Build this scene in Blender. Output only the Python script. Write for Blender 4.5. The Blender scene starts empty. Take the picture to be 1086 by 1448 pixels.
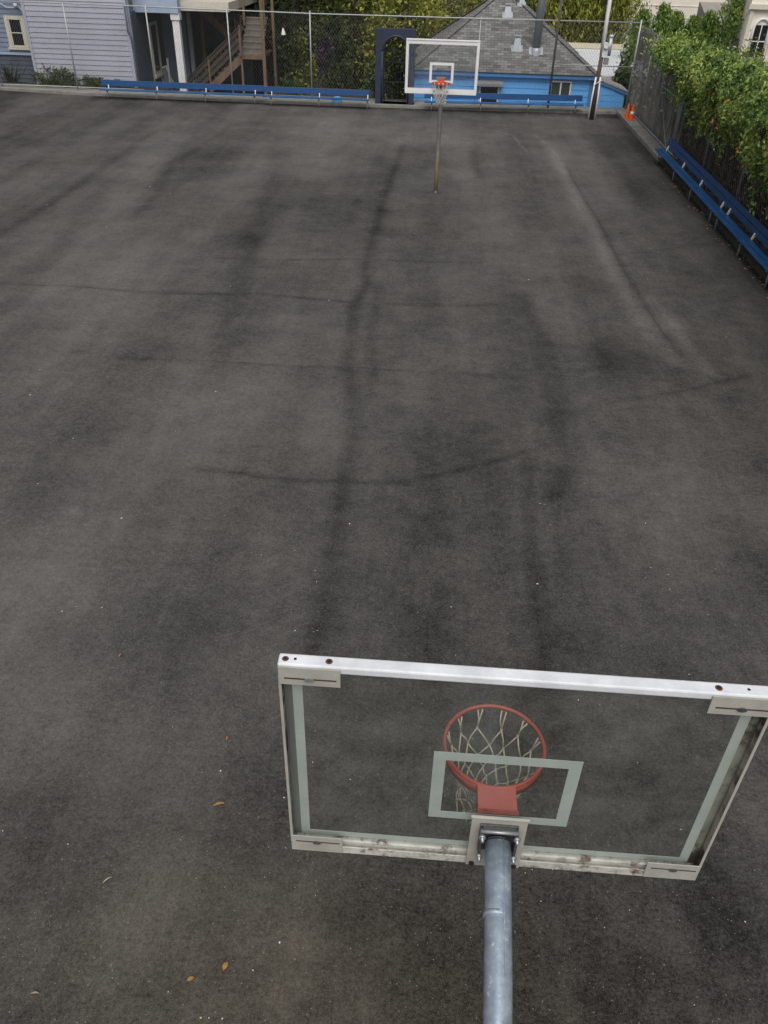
import bpy, bmesh, math, random
import numpy as np
from mathutils import Vector, Matrix
random.seed(7)
RNG = np.random.default_rng(11)
S = bpy.context.scene
COL = S.collection
PI = math.pi

# ------------------------------------------------------------------ helpers
def tag(o, label=None, cat=None, group=None, kind=None):
    if label: o['label'] = label
    if cat: o['category'] = cat
    if group: o['group'] = group
    if kind: o['kind'] = kind
    return o

def thing(name, label, cat, loc=(0, 0, 0), rz=0.0, group=None):
    o = bpy.data.objects.new(name, None)
    o.empty_display_size = 0.2
    COL.objects.link(o)
    o.location = loc
    o.rotation_euler = (0, 0, rz)
    return tag(o, label, cat, group)

class MB:
    """collects shapes and links them as one mesh object"""
    def __init__(s):
        s.v = []; s.f = []; s.sm = []
    def add(s, vs, fs, smooth=False):
        b = len(s.v)
        s.v += [tuple(v) for v in vs]
        s.f += [tuple(i + b for i in f) for f in fs]
        s.sm += [smooth] * len(fs)
        return s
    def box(s, x0, x1, y0, y1, z0, z1, M=None):
        vs = [(x0,y0,z0),(x1,y0,z0),(x1,y1,z0),(x0,y1,z0),(x0,y0,z1),(x1,y0,z1),(x1,y1,z1),(x0,y1,z1)]
        if M is not None: vs = [M @ Vector(v) for v in vs]
        return s.add(vs, [(0,3,2,1),(4,5,6,7),(0,1,5,4),(1,2,6,5),(2,3,7,6),(3,0,4,7)])
    def bar(s, a, b, w, h, up=(0, 0, 1)):
        """rectangular bar from a to b: w across, h along up"""
        a = Vector(a); b = Vector(b); d = (b - a).normalized()
        side = d.cross(Vector(up)).normalized(); u = side.cross(d).normalized()
        vs = []
        for p in (a, b):
            for i, j in ((-1,-1),(1,-1),(1,1),(-1,1)):
                vs.append(p + side * (i * w / 2) + u * (j * h / 2))
        return s.add(vs, [(0,1,2,3),(7,6,5,4),(0,4,5,1),(1,5,6,2),(2,6,7,3),(3,7,4,0)])
    def prism(s, pts, axis, a0, a1):
        """extrude a 2D outline along axis ('x','y','z') from a0 to a1"""
        n = len(pts); vs = []
        for a in (a0, a1):
            for p, q in pts:
                vs.append({'x': (a, p, q), 'y': (p, a, q), 'z': (p, q, a)}[axis])
        fs = [tuple(range(n))[::-1], tuple(range(n, 2 * n))]
        fs += [(i, (i + 1) % n, n + (i + 1) % n, n + i) for i in range(n)]
        return s.add(vs, fs)
    def tube(s, path, r, sides=8, closed=False, cap=True, smooth=True):
        path = [Vector(p) for p in path]; n = len(path)
        rs = r if isinstance(r, (list, tuple)) else [r] * n
        vs = []; prev = None
        for i, p in enumerate(path):
            if closed: d = path[(i + 1) % n] - path[i - 1]
            else: d = path[min(i + 1, n - 1)] - path[max(i - 1, 0)]
            d.normalize()
            if prev is None:
                ref = Vector((0, 0, 1)) if abs(d.z) < .9 else Vector((1, 0, 0))
            else: ref = prev
            side = d.cross(ref)
            if side.length < 1e-6: side = d.cross(Vector((0.3, 1, 0.2)))
            side.normalize(); up = side.cross(d).normalized(); prev = up
            for k in range(sides):
                a = 2 * PI * k / sides
                vs.append(p + side * (math.cos(a) * rs[i]) + up * (math.sin(a) * rs[i]))
        fs = []
        m = n if closed else n - 1
        for i in range(m):
            j = (i + 1) % n
            for k in range(sides):
                l = (k + 1) % sides
                fs.append((i*sides+k, i*sides+l, j*sides+l, j*sides+k))
        s.add(vs, fs, smooth)
        if cap and not closed:
            b = len(s.v) - n * sides
            s.f.append(tuple(b + k for k in range(sides))[::-1]); s.sm.append(False)
            s.f.append(tuple(b + (n-1)*sides + k for k in range(sides))); s.sm.append(False)
        return s
    def cyl(s, a, b, r, sides=14, r2=None):
        return s.tube([a, b], [r, r if r2 is None else r2], sides)
    def lathe(s, prof, c=(0, 0, 0), sides=20):
        vs = []; fs = []
        for r, z in prof:
            for k in range(sides):
                a = 2*PI*k/sides
                vs.append((c[0]+r*math.cos(a), c[1]+r*math.sin(a), c[2]+z))
        for i in range(len(prof)-1):
            for k in range(sides):
                l = (k+1) % sides
                fs.append((i*sides+k, i*sides+l, (i+1)*sides+l, (i+1)*sides+k))
        fs.append(tuple(range((len(prof)-1)*sides, len(prof)*sides)))
        return s.add(vs, fs, True)
    def build(s, name, mat, parent=None, bevel=0, loc=None):
        me = bpy.data.meshes.new(name)
        me.from_pydata(s.v, [], s.f)
        me.polygons.foreach_set('use_smooth', s.sm)
        me.materials.append(mat)
        o = bpy.data.objects.new(name, me)
        COL.objects.link(o)
        if parent is not None: o.parent = parent
        if loc is not None: o.location = loc
        if bevel:
            m = o.modifiers.new('bevel', 'BEVEL'); m.width = bevel; m.segments = 2
            m.limit_method = 'ANGLE'; m.angle_limit = math.radians(50)
        return o

def np_mesh(name, verts, faces4, mat, parent=None):
    me = bpy.data.meshes.new(name)
    n = len(faces4); k = faces4.shape[1]
    me.vertices.add(len(verts)); me.vertices.foreach_set('co', np.asarray(verts, np.float32).ravel())
    me.loops.add(n * k); me.loops.foreach_set('vertex_index', np.asarray(faces4, np.int32).ravel())
    me.polygons.add(n)
    me.polygons.foreach_set('loop_start', np.arange(0, n * k, k, dtype=np.int32))
    me.polygons.foreach_set('loop_total', np.full(n, k, np.int32))
    me.update(calc_edges=True)
    me.materials.append(mat)
    o = bpy.data.objects.new(name, me); COL.objects.link(o)
    if parent is not None: o.parent = parent
    return o

def leaves(name, C, size, mat, parent=None, aspect=.5, droop=None, jitter=.35, seed=1, facing=None):
    """one kite-shaped folded leaf per centre; droop = preferred leaf direction, facing = preferred normal"""
    g = np.random.default_rng(seed); C = np.asarray(C, float); n = len(C)
    d = g.normal(size=(n, 3))
    if droop is not None: d = d * .55 + np.asarray(droop)
    d /= np.linalg.norm(d, axis=1, keepdims=True)
    e = g.normal(size=(n, 3))
    if facing is not None:
        nn = e * .6 + np.asarray(facing); e = np.cross(nn, d)
    e -= d * (e * d).sum(1, keepdims=True); e /= np.linalg.norm(e, axis=1, keepdims=True) + 1e-9
    nrm = np.cross(d, e)
    L = (size * (1 + jitter * g.normal(size=n)).clip(.45, 1.9))[:, None]
    a = C - d * L * .5; b = C + d * L * .5
    m1 = C - d * L * .06 + e * L * aspect * .5 + nrm * L * .08
    m2 = C - d * L * .06 - e * L * aspect * .5 + nrm * L * .08
    V = np.stack([a, m1, b, m2], 1).reshape(-1, 3)
    F = np.arange(4 * n).reshape(n, 4)
    return np_mesh(name, V, F, mat, parent)

# ------------------------------------------------------------------ materials
def nd(nt, t, **k):
    n = nt.nodes.new(t)
    for a, b in k.items():
        if a in n.inputs: n.inputs[a].default_value = b
        else: setattr(n, a, b)
    return n

def rgba(c): return (c[0], c[1], c[2], 1)

def mat(name, c1, c2=None, scale=4, rough=.6, metal=0, bump=0, bscale=60, dirt=None, dscale=3, dlo=.55, dhi=.75, stretch=None, spec=.5):
    m = bpy.data.materials.new(name); m.use_nodes = True; nt = m.node_tree
    b = nt.nodes['Principled BSDF']; L = nt.links.new
    b.inputs['Roughness'].default_value = rough; b.inputs['Metallic'].default_value = metal
    b.inputs['Specular IOR Level'].default_value = spec
    tc = nd(nt, 'ShaderNodeTexCoord'); co = tc.outputs['Object']
    if stretch:
        mp = nd(nt, 'ShaderNodeMapping'); mp.inputs['Scale'].default_value = stretch; L(co, mp.inputs[0]); co = mp.outputs[0]
    if c2 is None: c2 = tuple(x * .8 for x in c1)
    n1 = nd(nt, 'ShaderNodeTexNoise', Scale=scale, Detail=6.0, Roughness=.62); L(co, n1.inputs['Vector'])
    r1 = nd(nt, 'ShaderNodeValToRGB'); r1.color_ramp.elements[0].position = .35; r1.color_ramp.elements[1].position = .68
    r1.color_ramp.elements[0].color = rgba(c2); r1.color_ramp.elements[1].color = rgba(c1)
    L(n1.outputs[0], r1.inputs[0]); out = r1.outputs[0]
    if dirt:
        n2 = nd(nt, 'ShaderNodeTexNoise', Scale=dscale, Detail=8.0, Roughness=.7); L(co, n2.inputs['Vector'])
        mr = nd(nt, 'ShaderNodeMapRange'); mr.inputs[1].default_value = dlo; mr.inputs[2].default_value = dhi; L(n2.outputs[0], mr.inputs[0])
        mx = nd(nt, 'ShaderNodeMixRGB'); mx.inputs[2].default_value = rgba(dirt); L(mr.outputs[0], mx.inputs[0]); L(out, mx.inputs[1]); out = mx.outputs[0]
    L(out, b.inputs['Base Color'])
    if bump:
        n3 = nd(nt, 'ShaderNodeTexNoise', Scale=bscale, Detail=5.0); L(co, n3.inputs['Vector'])
        bp = nd(nt, 'ShaderNodeBump', Strength=bump, Distance=.01); L(n3.outputs[0], bp.inputs['Height']); L(bp.outputs[0], b.inputs['Normal'])
    return m

def leaf_mat(name, cols, clump=1.2, trans=.25):
    """leaf colour varies per leaf and per clump"""
    m = bpy.data.materials.new(name); m.use_nodes = True; nt = m.node_tree; L = nt.links.new
    nt.nodes.remove(nt.nodes['Principled BSDF']); out = nt.nodes['Material Output']
    ge = nd(nt, 'ShaderNodeNewGeometry'); tc = nd(nt, 'ShaderNodeTexCoord')
    nz = nd(nt, 'ShaderNodeTexNoise', Scale=clump, Detail=3.0); L(tc.outputs['Object'], nz.inputs['Vector'])
    ad = nd(nt, 'ShaderNodeMath', operation='MULTIPLY_ADD'); ad.inputs[1].default_value = 1.5; ad.inputs[2].default_value = -.45
    L(nz.outputs[0], ad.inputs[0])
    a2 = nd(nt, 'ShaderNodeMath', operation='MULTIPLY_ADD'); a2.inputs[1].default_value = .6; L(ge.outputs['Random Per Island'], a2.inputs[0]); L(ad.outputs[0], a2.inputs[2])
    r = nd(nt, 'ShaderNodeValToRGB'); e = r.color_ramp.elements
    while len(e) < len(cols): e.new(.5)
    for i, c in enumerate(cols):
        e[i].position = .08 + .84 * i / (len(cols) - 1); e[i].color = rgba(c)
    L(a2.outputs[0], r.inputs[0])
    pb = nd(nt, 'ShaderNodeBsdfPrincipled', Roughness=.55); pb.inputs['Specular IOR Level'].default_value = .3
    tr = nd(nt, 'ShaderNodeBsdfTranslucent'); ms = nd(nt, 'ShaderNodeMixShader'); ms.inputs[0].default_value = trans
    L(r.outputs[0], pb.inputs['Base Color']); L(r.outputs[0], tr.inputs['Color'])
    L(pb.outputs[0], ms.inputs[1]); L(tr.outputs[0], ms.inputs[2]); L(ms.outputs[0], out.inputs[0])
    return m

def glass_mat(name, tint, gloss=.9, dust=.04, rough=.02):
    m = bpy.data.materials.new(name); m.use_nodes = True; nt = m.node_tree; L = nt.links.new
    nt.nodes.remove(nt.nodes['Principled BSDF']); out = nt.nodes['Material Output']
    t = nd(nt, 'ShaderNodeBsdfTransparent'); t.inputs[0].default_value = rgba(tint)
    g = nd(nt, 'ShaderNodeBsdfGlossy', Roughness=rough); g.inputs[0].default_value = (gloss, gloss, gloss, 1)
    f = nd(nt, 'ShaderNodeFresnel')
    ge = nd(nt, 'ShaderNodeNewGeometry'); io = nd(nt, 'ShaderNodeMapRange'); io.inputs[3].default_value = 1.45; io.inputs[4].default_value = 1/1.45
    L(ge.outputs['Backfacing'], io.inputs[0]); L(io.outputs[0], f.inputs[0])   # same reflectance entering and leaving the pane
    ms = nd(nt, 'ShaderNodeMixShader'); L(f.outputs[0], ms.inputs[0]); L(t.outputs[0], ms.inputs[1]); L(g.outputs[0], ms.inputs[2])
    d = nd(nt, 'ShaderNodeBsdfDiffuse'); d.inputs[0].default_value = (.5, .5, .47, 1)
    tc = nd(nt, 'ShaderNodeTexCoord'); n = nd(nt, 'ShaderNodeTexNoise', Scale=4.0, Detail=8.0, Roughness=.7); L(tc.outputs['Object'], n.inputs['Vector'])
    mr = nd(nt, 'ShaderNodeMapRange'); mr.inputs[1].default_value = .35; mr.inputs[2].default_value = .8; mr.inputs[3].default_value = 0; mr.inputs[4].default_value = dust * 2
    L(n.outputs[0], mr.inputs[0])
    m2 = nd(nt, 'ShaderNodeMixShader'); L(mr.outputs[0], m2.inputs[0]); L(ms.outputs[0], m2.inputs[1]); L(d.outputs[0], m2.inputs[2])
    L(m2.outputs[0], out.inputs[0])
    return m

def shingle_mat(name):
    m = bpy.data.materials.new(name); m.use_nodes = True; nt = m.node_tree; L = nt.links.new
    b = nt.nodes['Principled BSDF']; b.inputs['Roughness'].default_value = .9
    uv = nd(nt, 'ShaderNodeUVMap')
    br = nd(nt, 'ShaderNodeTexBrick', Scale=1.0); br.inputs['Brick Width'].default_value = .30; br.inputs['Row Height'].default_value = .14
    br.inputs['Mortar Size'].default_value = .007; br.inputs['Mortar Smooth'].default_value = .3; br.inputs['Bias'].default_value = 0
    br.inputs['Color1'].default_value = (.10, .10, .098, 1); br.inputs['Color2'].default_value = (.215, .215, .205, 1); br.inputs['Mortar'].default_value = (.045, .045, .045, 1)
    L(uv.outputs[0], br.inputs['Vector'])
    n = nd(nt, 'ShaderNodeTexNoise', Scale=1.3, Detail=6.0); L(uv.outputs[0], n.inputs['Vector'])
    mx = nd(nt, 'ShaderNodeMixRGB', blend_type='OVERLAY'); mx.inputs[0].default_value = .55; L(br.outputs[0], mx.inputs[1]); L(n.outputs[0], mx.inputs[2])
    L(mx.outputs[0], b.inputs['Base Color'])
    bp = nd(nt, 'ShaderNodeBump', Strength=.6, Distance=.02, invert=True); L(br.outputs['Fac'], bp.inputs['Height']); L(bp.outputs[0], b.inputs['Normal'])
    return m
SEAMS = [([(-1.73,28.32),(-1.89,22.96),(-1.97,17.56),(-1.96,15.55),(-1.81,14.68),(-1.99,13.45),(-1.76,10.56),(-1.5,8.62),(-1.49,7.05),(-1.46,5.23),(-1.44,4.26),(-1.46,3.73)],0.22,0.55),([(-1.69,14.7),(-1.49,13.51),(-1.52,12.1),(-1.35,10.07)],0.2,0.4),([(1.42,14.28),(1.66,12.82),(1.69,10.96),(1.67,8.96),(1.71,7.94),(1.46,7.01)],0.3,0.55),([(1.14,8.07),(1.02,6.03),(0.98,4.72),(0.99,3.95),(0.96,3.28)],0.17,0.4),([(3.36,29.84),(3.71,26.12),(3.78,23.06),(3.89,19.58),(3.89,16.82),(3.97,15.02),(4.03,13.12),(4.19,11.69)],0.11,0.4),([(-9.43,13.67),(-7.63,13.7),(-6.39,13.54),(-5.21,13.58),(-4.08,13.76),(-3.18,13.68),(-2.0,13.52),(-0.56,13.56),(0.88,13.74)],0.3,0.5),([(-5.8,15.83),(-3.85,15.86),(-2.26,16.17),(-0.64,16.2),(0.66,16.33)],0.25,0.4),([(-6.04,10.48),(-4.18,10.55),(-2.92,10.5),(-1.7,10.56),(0.14,10.56),(1.46,10.39)],0.25,0.35),([(-3.6,7.16),(-3.04,7.12),(-2.32,7.0),(-1.53,7.0),(-0.76,7.09),(-0.18,7.33),(0.53,7.72),(1.06,8.06)],0.22,0.65),([(2.81,9.91),(3.8,10.27),(4.63,10.75),(5.21,11.09)],0.25,0.45),([(2.37,7.91),(2.78,7.98),(3.07,7.89)],0.12,0.45),([(-10.87,16.95),(-10.76,18.98),(-10.75,20.89),(-10.8,29.03)],0.3,0.5),([(-8.12,18.42),(-8.28,20.76),(-8.94,24.43),(-8.58,26.52)],0.3,0.45),([(4.06,17.35),(5.56,18.09),(6.56,19.37)],0.25,0.3),([(-11.97,31.51),(-10.98,27.19),(-10.0,21.63),(-9.26,17.07),(-8.86,13.75),(-8.6,11.89)],0.5,0.2),([(-5.69,26.5),(-5.3,22.4),(-4.87,17.71),(-4.32,13.53),(-3.99,10.3)],0.5,0.25),([(0.89,28.8),(0.75,26.1),(0.88,24.26)],0.25,0.5),([(-5.4,5.04),(-4.57,5.13),(-3.69,5.08),(-3.09,5.07)],0.12,0.25)]

PALE = [([(3.36,29.84),(3.54,25.61),(3.57,22.26),(3.66,19.24),(3.63,16.54),(3.7,14.37),(3.75,12.74),(3.95,11.45)],0.24,0.6),([(4.33,13.88),(4.42,11.87),(4.58,11.02)],0.15,0.35),([(1.62,31.41),(2.25,30.62),(2.58,27.98)],0.05,0.6),([(3.07,31.03),(3.43,29.26),(3.71,26.12)],0.05,0.6),([(-4.22,15.24),(-4.03,12.82),(-4.21,11.77)],0.06,0.25)]

CRACKS = [([(0.78,1.03),(0.96,0.97),(1.13,0.9),(1.54,0.87)],0.012),([(1.97,1.04),(2.14,0.98),(2.38,0.97)],0.012),([(0.97,1.05),(1.02,0.84),(1.29,0.6),(1.31,0.47)],0.008),([(1.9,2.33),(2.1,2.24),(2.32,2.29),(2.61,2.21)],0.01),([(3.71,26.12),(3.78,23.06),(3.89,19.58),(3.89,16.82),(3.97,15.02),(4.03,13.12),(4.19,11.69)],0.025),([(-9.39,13.6),(-7.62,13.66),(-6.39,13.54),(-5.21,13.58),(-4.08,13.76),(-3.18,13.68),(-2.0,13.52),(-1.34,13.38)],0.03),([(-3.59,7.12),(-3.03,7.09),(-2.31,6.97),(-1.92,6.94)],0.02),([(2.37,7.91),(2.78,7.98),(3.07,7.89)],0.02),([(-10.87,16.95),(-10.76,18.98),(-10.75,20.89)],0.035),([(-2.03,16.26),(-2.01,15.54),(-1.81,14.76)],0.03),([(-5.79,15.78),(-3.85,15.86),(-2.26,16.17)],0.025),([(-6.03,10.45),(-4.17,10.53),(-2.92,10.5),(-1.7,10.56),(0.14,10.56)],0.02),([(2.81,9.91),(3.8,10.27),(4.63,10.75)],0.02),([(3.08,6.61),(3.46,6.68)],0.015)]

BLOTS = [(-7.74,24.365000000000002,1.29,2.51,0.35),(-5.02,17.205000000000002,0.76,1.33,0.35),(-7.24,19.244999999999997,0.91,1.26,0.15),(-14.45,26.57,1.33,6.06,0.45),(-1.88,12.600000000000001,0.61,2.04,0.35),(-1.29,9.02,0.44,2.44,0.3),(0.76,11.23,0.74,2.59,0.3),(0.43,8.015,0.71,1.75,0.3),(-2.3,4.215,0.54,0.66,0.35),(-0.37,20.375,1.15,2.02,0.2),(2.59,11.73,0.78,1.23,0.4),(3.26,11.175,0.63,0.73,0.3),(3.72,6.065,0.54,0.88,0.4),(2.69,3.605,0.64,1.31,0.35),(-0.66,5.52,1.02,1.61,0.2),(-5.09,7.845000000000001,0.62,0.79,0.25),(-5.2,6.529999999999999,0.65,0.65,0.3),(-4.2,3.81,0.45,0.51,0.2),(-3.84,6.54,0.46,0.97,0.25),(1.4,4.335,0.62,0.54,0.2),(2.0,1.295,0.67,0.46,0.3),(-3.03,1.505,0.24,0.15,0.3),(-2.37,1.69,0.3,0.16,0.35),(-1.86,1.605,0.23,0.12,0.3),(-3.6,1.8649999999999998,0.3,0.2,0.25),(1.66,0.735,0.52,0.24,0.3),(-0.95,3.1950000000000003,1.04,0.89,0.2),(3.02,8.705,0.66,0.54,0.25),(-3.85,20.655,1.15,2.74,0.2),(2.41,17.755000000000003,1.04,1.63,0.15),(5.8,26.075000000000003,0.92,5.71,0.2),(5.65,14.309999999999999,0.74,2.37,0.3),(-0.41,0.9750000000000001,0.65,0.32,0.2),(1.97,4.21,0.03,0.03,1.0),(1.86,4.210000000000001,0.02,0.02,0.9),(0.87,8.555,0.54,1.27,0.2),(2.09,7.485,0.6,0.91,-0.2),(3.37,8.355,0.63,0.81,-0.15),(-6.54,9.195,1.33,1.87,-0.3),(-3.53,9.445,1.36,1.44,-0.2),(-4.57,4.335,0.7,0.57,-0.2),(-7.42,13.385,2.1,2.23,-0.25),(-0.25,12.46,0.94,2.0,-0.15),(1.82,26.035,2.06,4.82,-0.3),(-2.08,30.439999999999998,3.94,3.79,-0.35),(-7.92,29.2,4.03,2.99,-0.25),(-4.86,6.0,0.09,0.09,-0.9),(-2.8,2.975,0.48,0.52,-0.2),(-3.88,2.7249999999999996,0.53,0.66,-0.25),(-0.45,9.844999999999999,0.7,1.74,-0.1),(-2.05,0.78,0.53,0.15,-0.2),(-1.1,0.855,0.59,0.12,-0.25),(-3.68,3.245,0.42,0.27,-0.2),(2.82,13.43,0.86,1.47,-0.25),(4.3,12.57,0.82,1.34,-0.35),(4.46,9.325,0.68,0.92,-0.1)]

SKY_STRENGTH = 0.075
SUN_STRENGTH = 2.3
EXPOSURE = 0.1

# ------------------------------------------------------------------ palette
W_AL   = mat('aged_white_aluminium', (.80,.82,.86), (.62,.64,.67), 7, .42, 0, .15, 90, dirt=(.30,.27,.23), dscale=16, dlo=.66, dhi=.82)
W_DIRT = mat('dirty_cream_paint', (.58,.57,.53), (.38,.37,.33), 11, .6, 0, .2, 80, dirt=(.09,.06,.035), dscale=13, dlo=.52, dhi=.64)
W_GRIME= mat('grimy_channel_paint', (.36,.35,.30), (.26,.25,.21), 8, .7, 0, .25, 70, dirt=(.035,.025,.012), dscale=5.0, dlo=.47, dhi=.57)
GRIMED = mat('dark_grimy_paint', (.20,.205,.195), (.13,.135,.13), 6, .7, dirt=(.20,.20,.19), dscale=4, stretch=(2,2,.4))
CREAM  = mat('cream_plate_paint', (.42,.41,.365), (.34,.33,.295), 10, .55, 0, .1, 120, dirt=(.2,.15,.1), dscale=14, dlo=.68, dhi=.8)
SLOT   = mat('rusty_slot', (.09,.05,.03), (.03,.025,.02), 30, .9)
RUST   = mat('rust', (.17,.08,.045), (.08,.04,.022), 60, .95)
RUSTH  = mat('rust_dark', (.03,.018,.012), (.015,.01,.008), 60, .95)
RED    = mat('faded_red_paint', (.46,.105,.075), (.36,.075,.055), 7, .5, 0, .15, 90, dirt=(.13,.045,.03), dscale=14, dlo=.57, dhi=.70)
REDTOP = mat('sunbleached_red_paint', (.60,.17,.15), (.52,.13,.11), 6, .55, 0, .15, 90, dirt=(.25,.07,.05), dscale=9, dlo=.57, dhi=.75)
ORANGE = mat('orange_rim_paint', (.62,.10,.035), (.48,.07,.03), 8, .45)
NET    = mat('weathered_cord', (.60,.54,.42), (.40,.36,.28), 40, .95, 0, .3, 300)
NETW   = mat('pale_cord', (.66,.62,.54), (.5,.46,.4), 40, .95)
GALV   = mat('galvanised_steel', (.35,.415,.48), (.20,.25,.305), 13, .42, .3, .12, 60, dirt=(.55,.60,.65), dscale=26, dlo=.58, dhi=.68)
STEEL  = mat('dark_steel', (.14,.145,.15), (.07,.07,.075), 20, .5, .5)
ZINC   = mat('zinc_bolt', (.42,.44,.46), (.3,.31,.33), 30, .4, .6)
LINEB  = mat('painted_line_back', (.58,.63,.61), (.50,.545,.53), 5, .55, dirt=(.36,.39,.37), dscale=12, dlo=.64, dhi=.8)
WHITE  = mat('white_paint', (.80,.80,.80), (.72,.72,.72), 5, .45, dirt=(.5,.5,.48), dscale=10, dlo=.66, dhi=.85)
GLASSN = glass_mat('backboard_glass', (.94,.955,.94), .38, .05)
GLASSF = glass_mat('clean_backboard_glass', (.95,.97,.97), .9, .05)
BLUE   = mat('blue_bench_paint', (.006,.062,.195), (.004,.045,.145), 5, .42, 0, .12, 50, dirt=(.02,.05,.11), dscale=8, dlo=.62, dhi=.8, stretch=(.5,3,3))
BLUES  = mat('blue_seat_paint', (.016,.115,.32), (.008,.06,.18), 5, .4, 0, .12, 50, dirt=(.10,.16,.23), dscale=8, dlo=.53, dhi=.72, stretch=(.5,3,3))
LEGG   = mat('grey_leg_steel', (.32,.34,.36), (.22,.23,.25), 9, .5, .3)
CONC   = mat('kerb_concrete', (.25,.245,.225), (.17,.165,.15), 3, .9, 0, .3, 40, dirt=(.12,.115,.10), dscale=2.5, dlo=.55, dhi=.72)
CONCD  = mat('dirty_kerb', (.10,.095,.08), (.06,.055,.045), 4, .95, 0, .3, 40, dirt=(.035,.03,.022), dscale=3, dlo=.5, dhi=.65)
FENCE  = mat('galvanised_fence_pipe', (.42,.43,.44), (.32,.33,.335), 12, .45, .35)
WIRE   = mat('fence_wire', (.24,.245,.24), (.17,.175,.17), 12, .5, .3)
NAVY   = mat('navy_gate_paint', (.030,.042,.080), (.022,.030,.058), 6, .5)
BLACK  = mat('black_metal', (.02,.02,.022), (.012,.012,.013), 10, .6)
LILAC  = mat('lilac_siding_paint', (.41,.425,.495), (.37,.385,.45), 1.2, .6, dirt=(.26,.28,.345), dscale=2, dlo=.55, dhi=.85)
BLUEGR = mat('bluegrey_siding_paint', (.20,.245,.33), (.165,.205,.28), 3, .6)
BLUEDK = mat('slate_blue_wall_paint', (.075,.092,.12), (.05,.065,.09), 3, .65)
BEAMB  = mat('pale_blue_trim_paint', (.37,.45,.58), (.32,.39,.52), 4, .55)
CREAMT = mat('cream_trim_paint', (.62,.59,.50), (.54,.51,.43), 8, .55)
DKGL   = mat('dark_window_glass', (.012,.013,.015), (.02,.02,.022), 6, .08)
WOODD  = mat('weathered_dark_wood', (.085,.065,.05), (.045,.035,.028), 6, .85, 0, .3, 40, stretch=(1,1,6))
WOODB  = mat('brown_lumber', (.20,.135,.082), (.12,.08,.052), 5, .8, 0, .3, 40, stretch=(1,1,.3))
WOODG  = mat('grey_tread_wood', (.20,.175,.15), (.13,.115,.10), 7, .85, 0, .3, 40)
HBLUE  = mat('bright_blue_siding_paint', (.16,.50,.96), (.14,.45,.90), 2, .55, dirt=(.12,.31,.62), dscale=3, dlo=.6, dhi=.9)
HBLUET = mat('blue_fascia_paint', (.085,.25,.57), (.07,.21,.50), 4, .5)
HTRIM  = mat('dark_interior', (.02,.02,.022), (.014,.014,.015), 5, .8)
CURT   = mat('dark_green_curtain', (.045,.06,.045), (.03,.04,.03), 8, .7)
AWN    = mat('grey_awning_metal', (.24,.25,.26), (.19,.2,.21), 6, .5)
SHING  = shingle_mat('grey_asphalt_shingles')
HIPC   = mat('hip_cap_shingles', (.19,.19,.185), (.11,.11,.11), 5, .9, 0, .4, 30)
VENTM  = mat('galvanised_vent_metal', (.50,.54,.58), (.40,.44,.48), 8, .4, .25)
FLUE   = mat('grey_flue_metal', (.27,.30,.32), (.21,.235,.255), 5, .45, .35)
WROOF  = mat('white_roof_membrane', (.66,.68,.70), (.56,.58,.60), 1.2, .7, dirt=(.42,.42,.41), dscale=1.5, dlo=.55, dhi=.75)
TANCAP = mat('tan_parapet_cap', (.60,.54,.42), (.5,.44,.33), 4, .7)
POLEW  = mat('weathered_pole_wood', (.11,.085,.068), (.06,.045,.035), 5, .85, 0, .3, 40, stretch=(3,3,.4))
POLEP  = mat('pale_metal_sheath', (.80,.80,.82), (.66,.65,.66), 5, .5, dirt=(.22,.18,.17), dscale=4, dlo=.55, dhi=.7, stretch=(2,2,.6))
CONEO  = mat('cone_orange', (.80,.12,.015), (.70,.095,.012), 6, .5)
CONEW  = mat('cone_white_band', (.8,.78,.74), (.7,.68,.64), 6, .5)
SCREEN = mat('faded_windscreen_fabric', (.36,.34,.28), (.20,.19,.145), .9, .9, 0, .2, 30, dirt=(.085,.085,.055), dscale=1.1, dlo=.5, dhi=.68, stretch=(1,1,.45))
BARK   = mat('tree_bark', (.09,.07,.05), (.05,.04,.03), 6, .9, 0, .4, 30)
STEM   = mat('dry_vine_stem', (.13,.095,.07), (.07,.05,.035), 8, .9)
SOIL   = mat('dark_soil', (.045,.038,.028), (.028,.024,.018), 3, .95, 0, .4, 20)
CREAMW = mat('cream_stucco', (.78,.74,.66), (.72,.67,.58), 1.2, .8)
BEIGE  = mat('beige_wall', (.60,.56,.49), (.54,.50,.43), 1, .8)
TAUPE  = mat('taupe_roof', (.30,.28,.25), (.25,.235,.21), 1.5, .8)
SLATE  = mat('slate_roof', (.05,.055,.068), (.035,.04,.05), 3, .7)
BAGB   = mat('light_blue_plastic', (.16,.50,.78), (.12,.42,.70), 6, .35)
YLEAF  = mat('yellow_leaf', (.38,.24,.07), (.26,.15,.04), 30, .7)
OLEAF  = mat('orange_leaf', (.45,.16,.05), (.33,.11,.035), 30, .7)
TAN    = mat('pale_twig', (.42,.36,.26), (.32,.27,.19), 30, .8)
L_IVY  = leaf_mat('trumpet_vine_leaf', [(.016,.04,.012),(.08,.15,.04),(.23,.33,.075),(.42,.50,.14)], 1.3)
L_DEAD = leaf_mat('dead_vine_leaf', [(.022,.014,.009),(.05,.032,.02),(.085,.055,.034)], 1.5, .1)
L_ORG  = leaf_mat('orange_trumpet_flower', [(.50,.12,.02),(.70,.24,.05),(.75,.36,.12)], 3)
L_DARK = leaf_mat('dark_green_leaf', [(.008,.014,.006),(.024,.038,.012),(.06,.09,.028)], .6)
L_YEL  = leaf_mat('yellow_green_leaf', [(.014,.021,.006),(.165,.20,.036),(.47,.46,.10)], .55)
L_MID  = leaf_mat('mid_green_leaf', [(.02,.035,.01),(.055,.09,.024),(.12,.17,.045)], .8)
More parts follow.
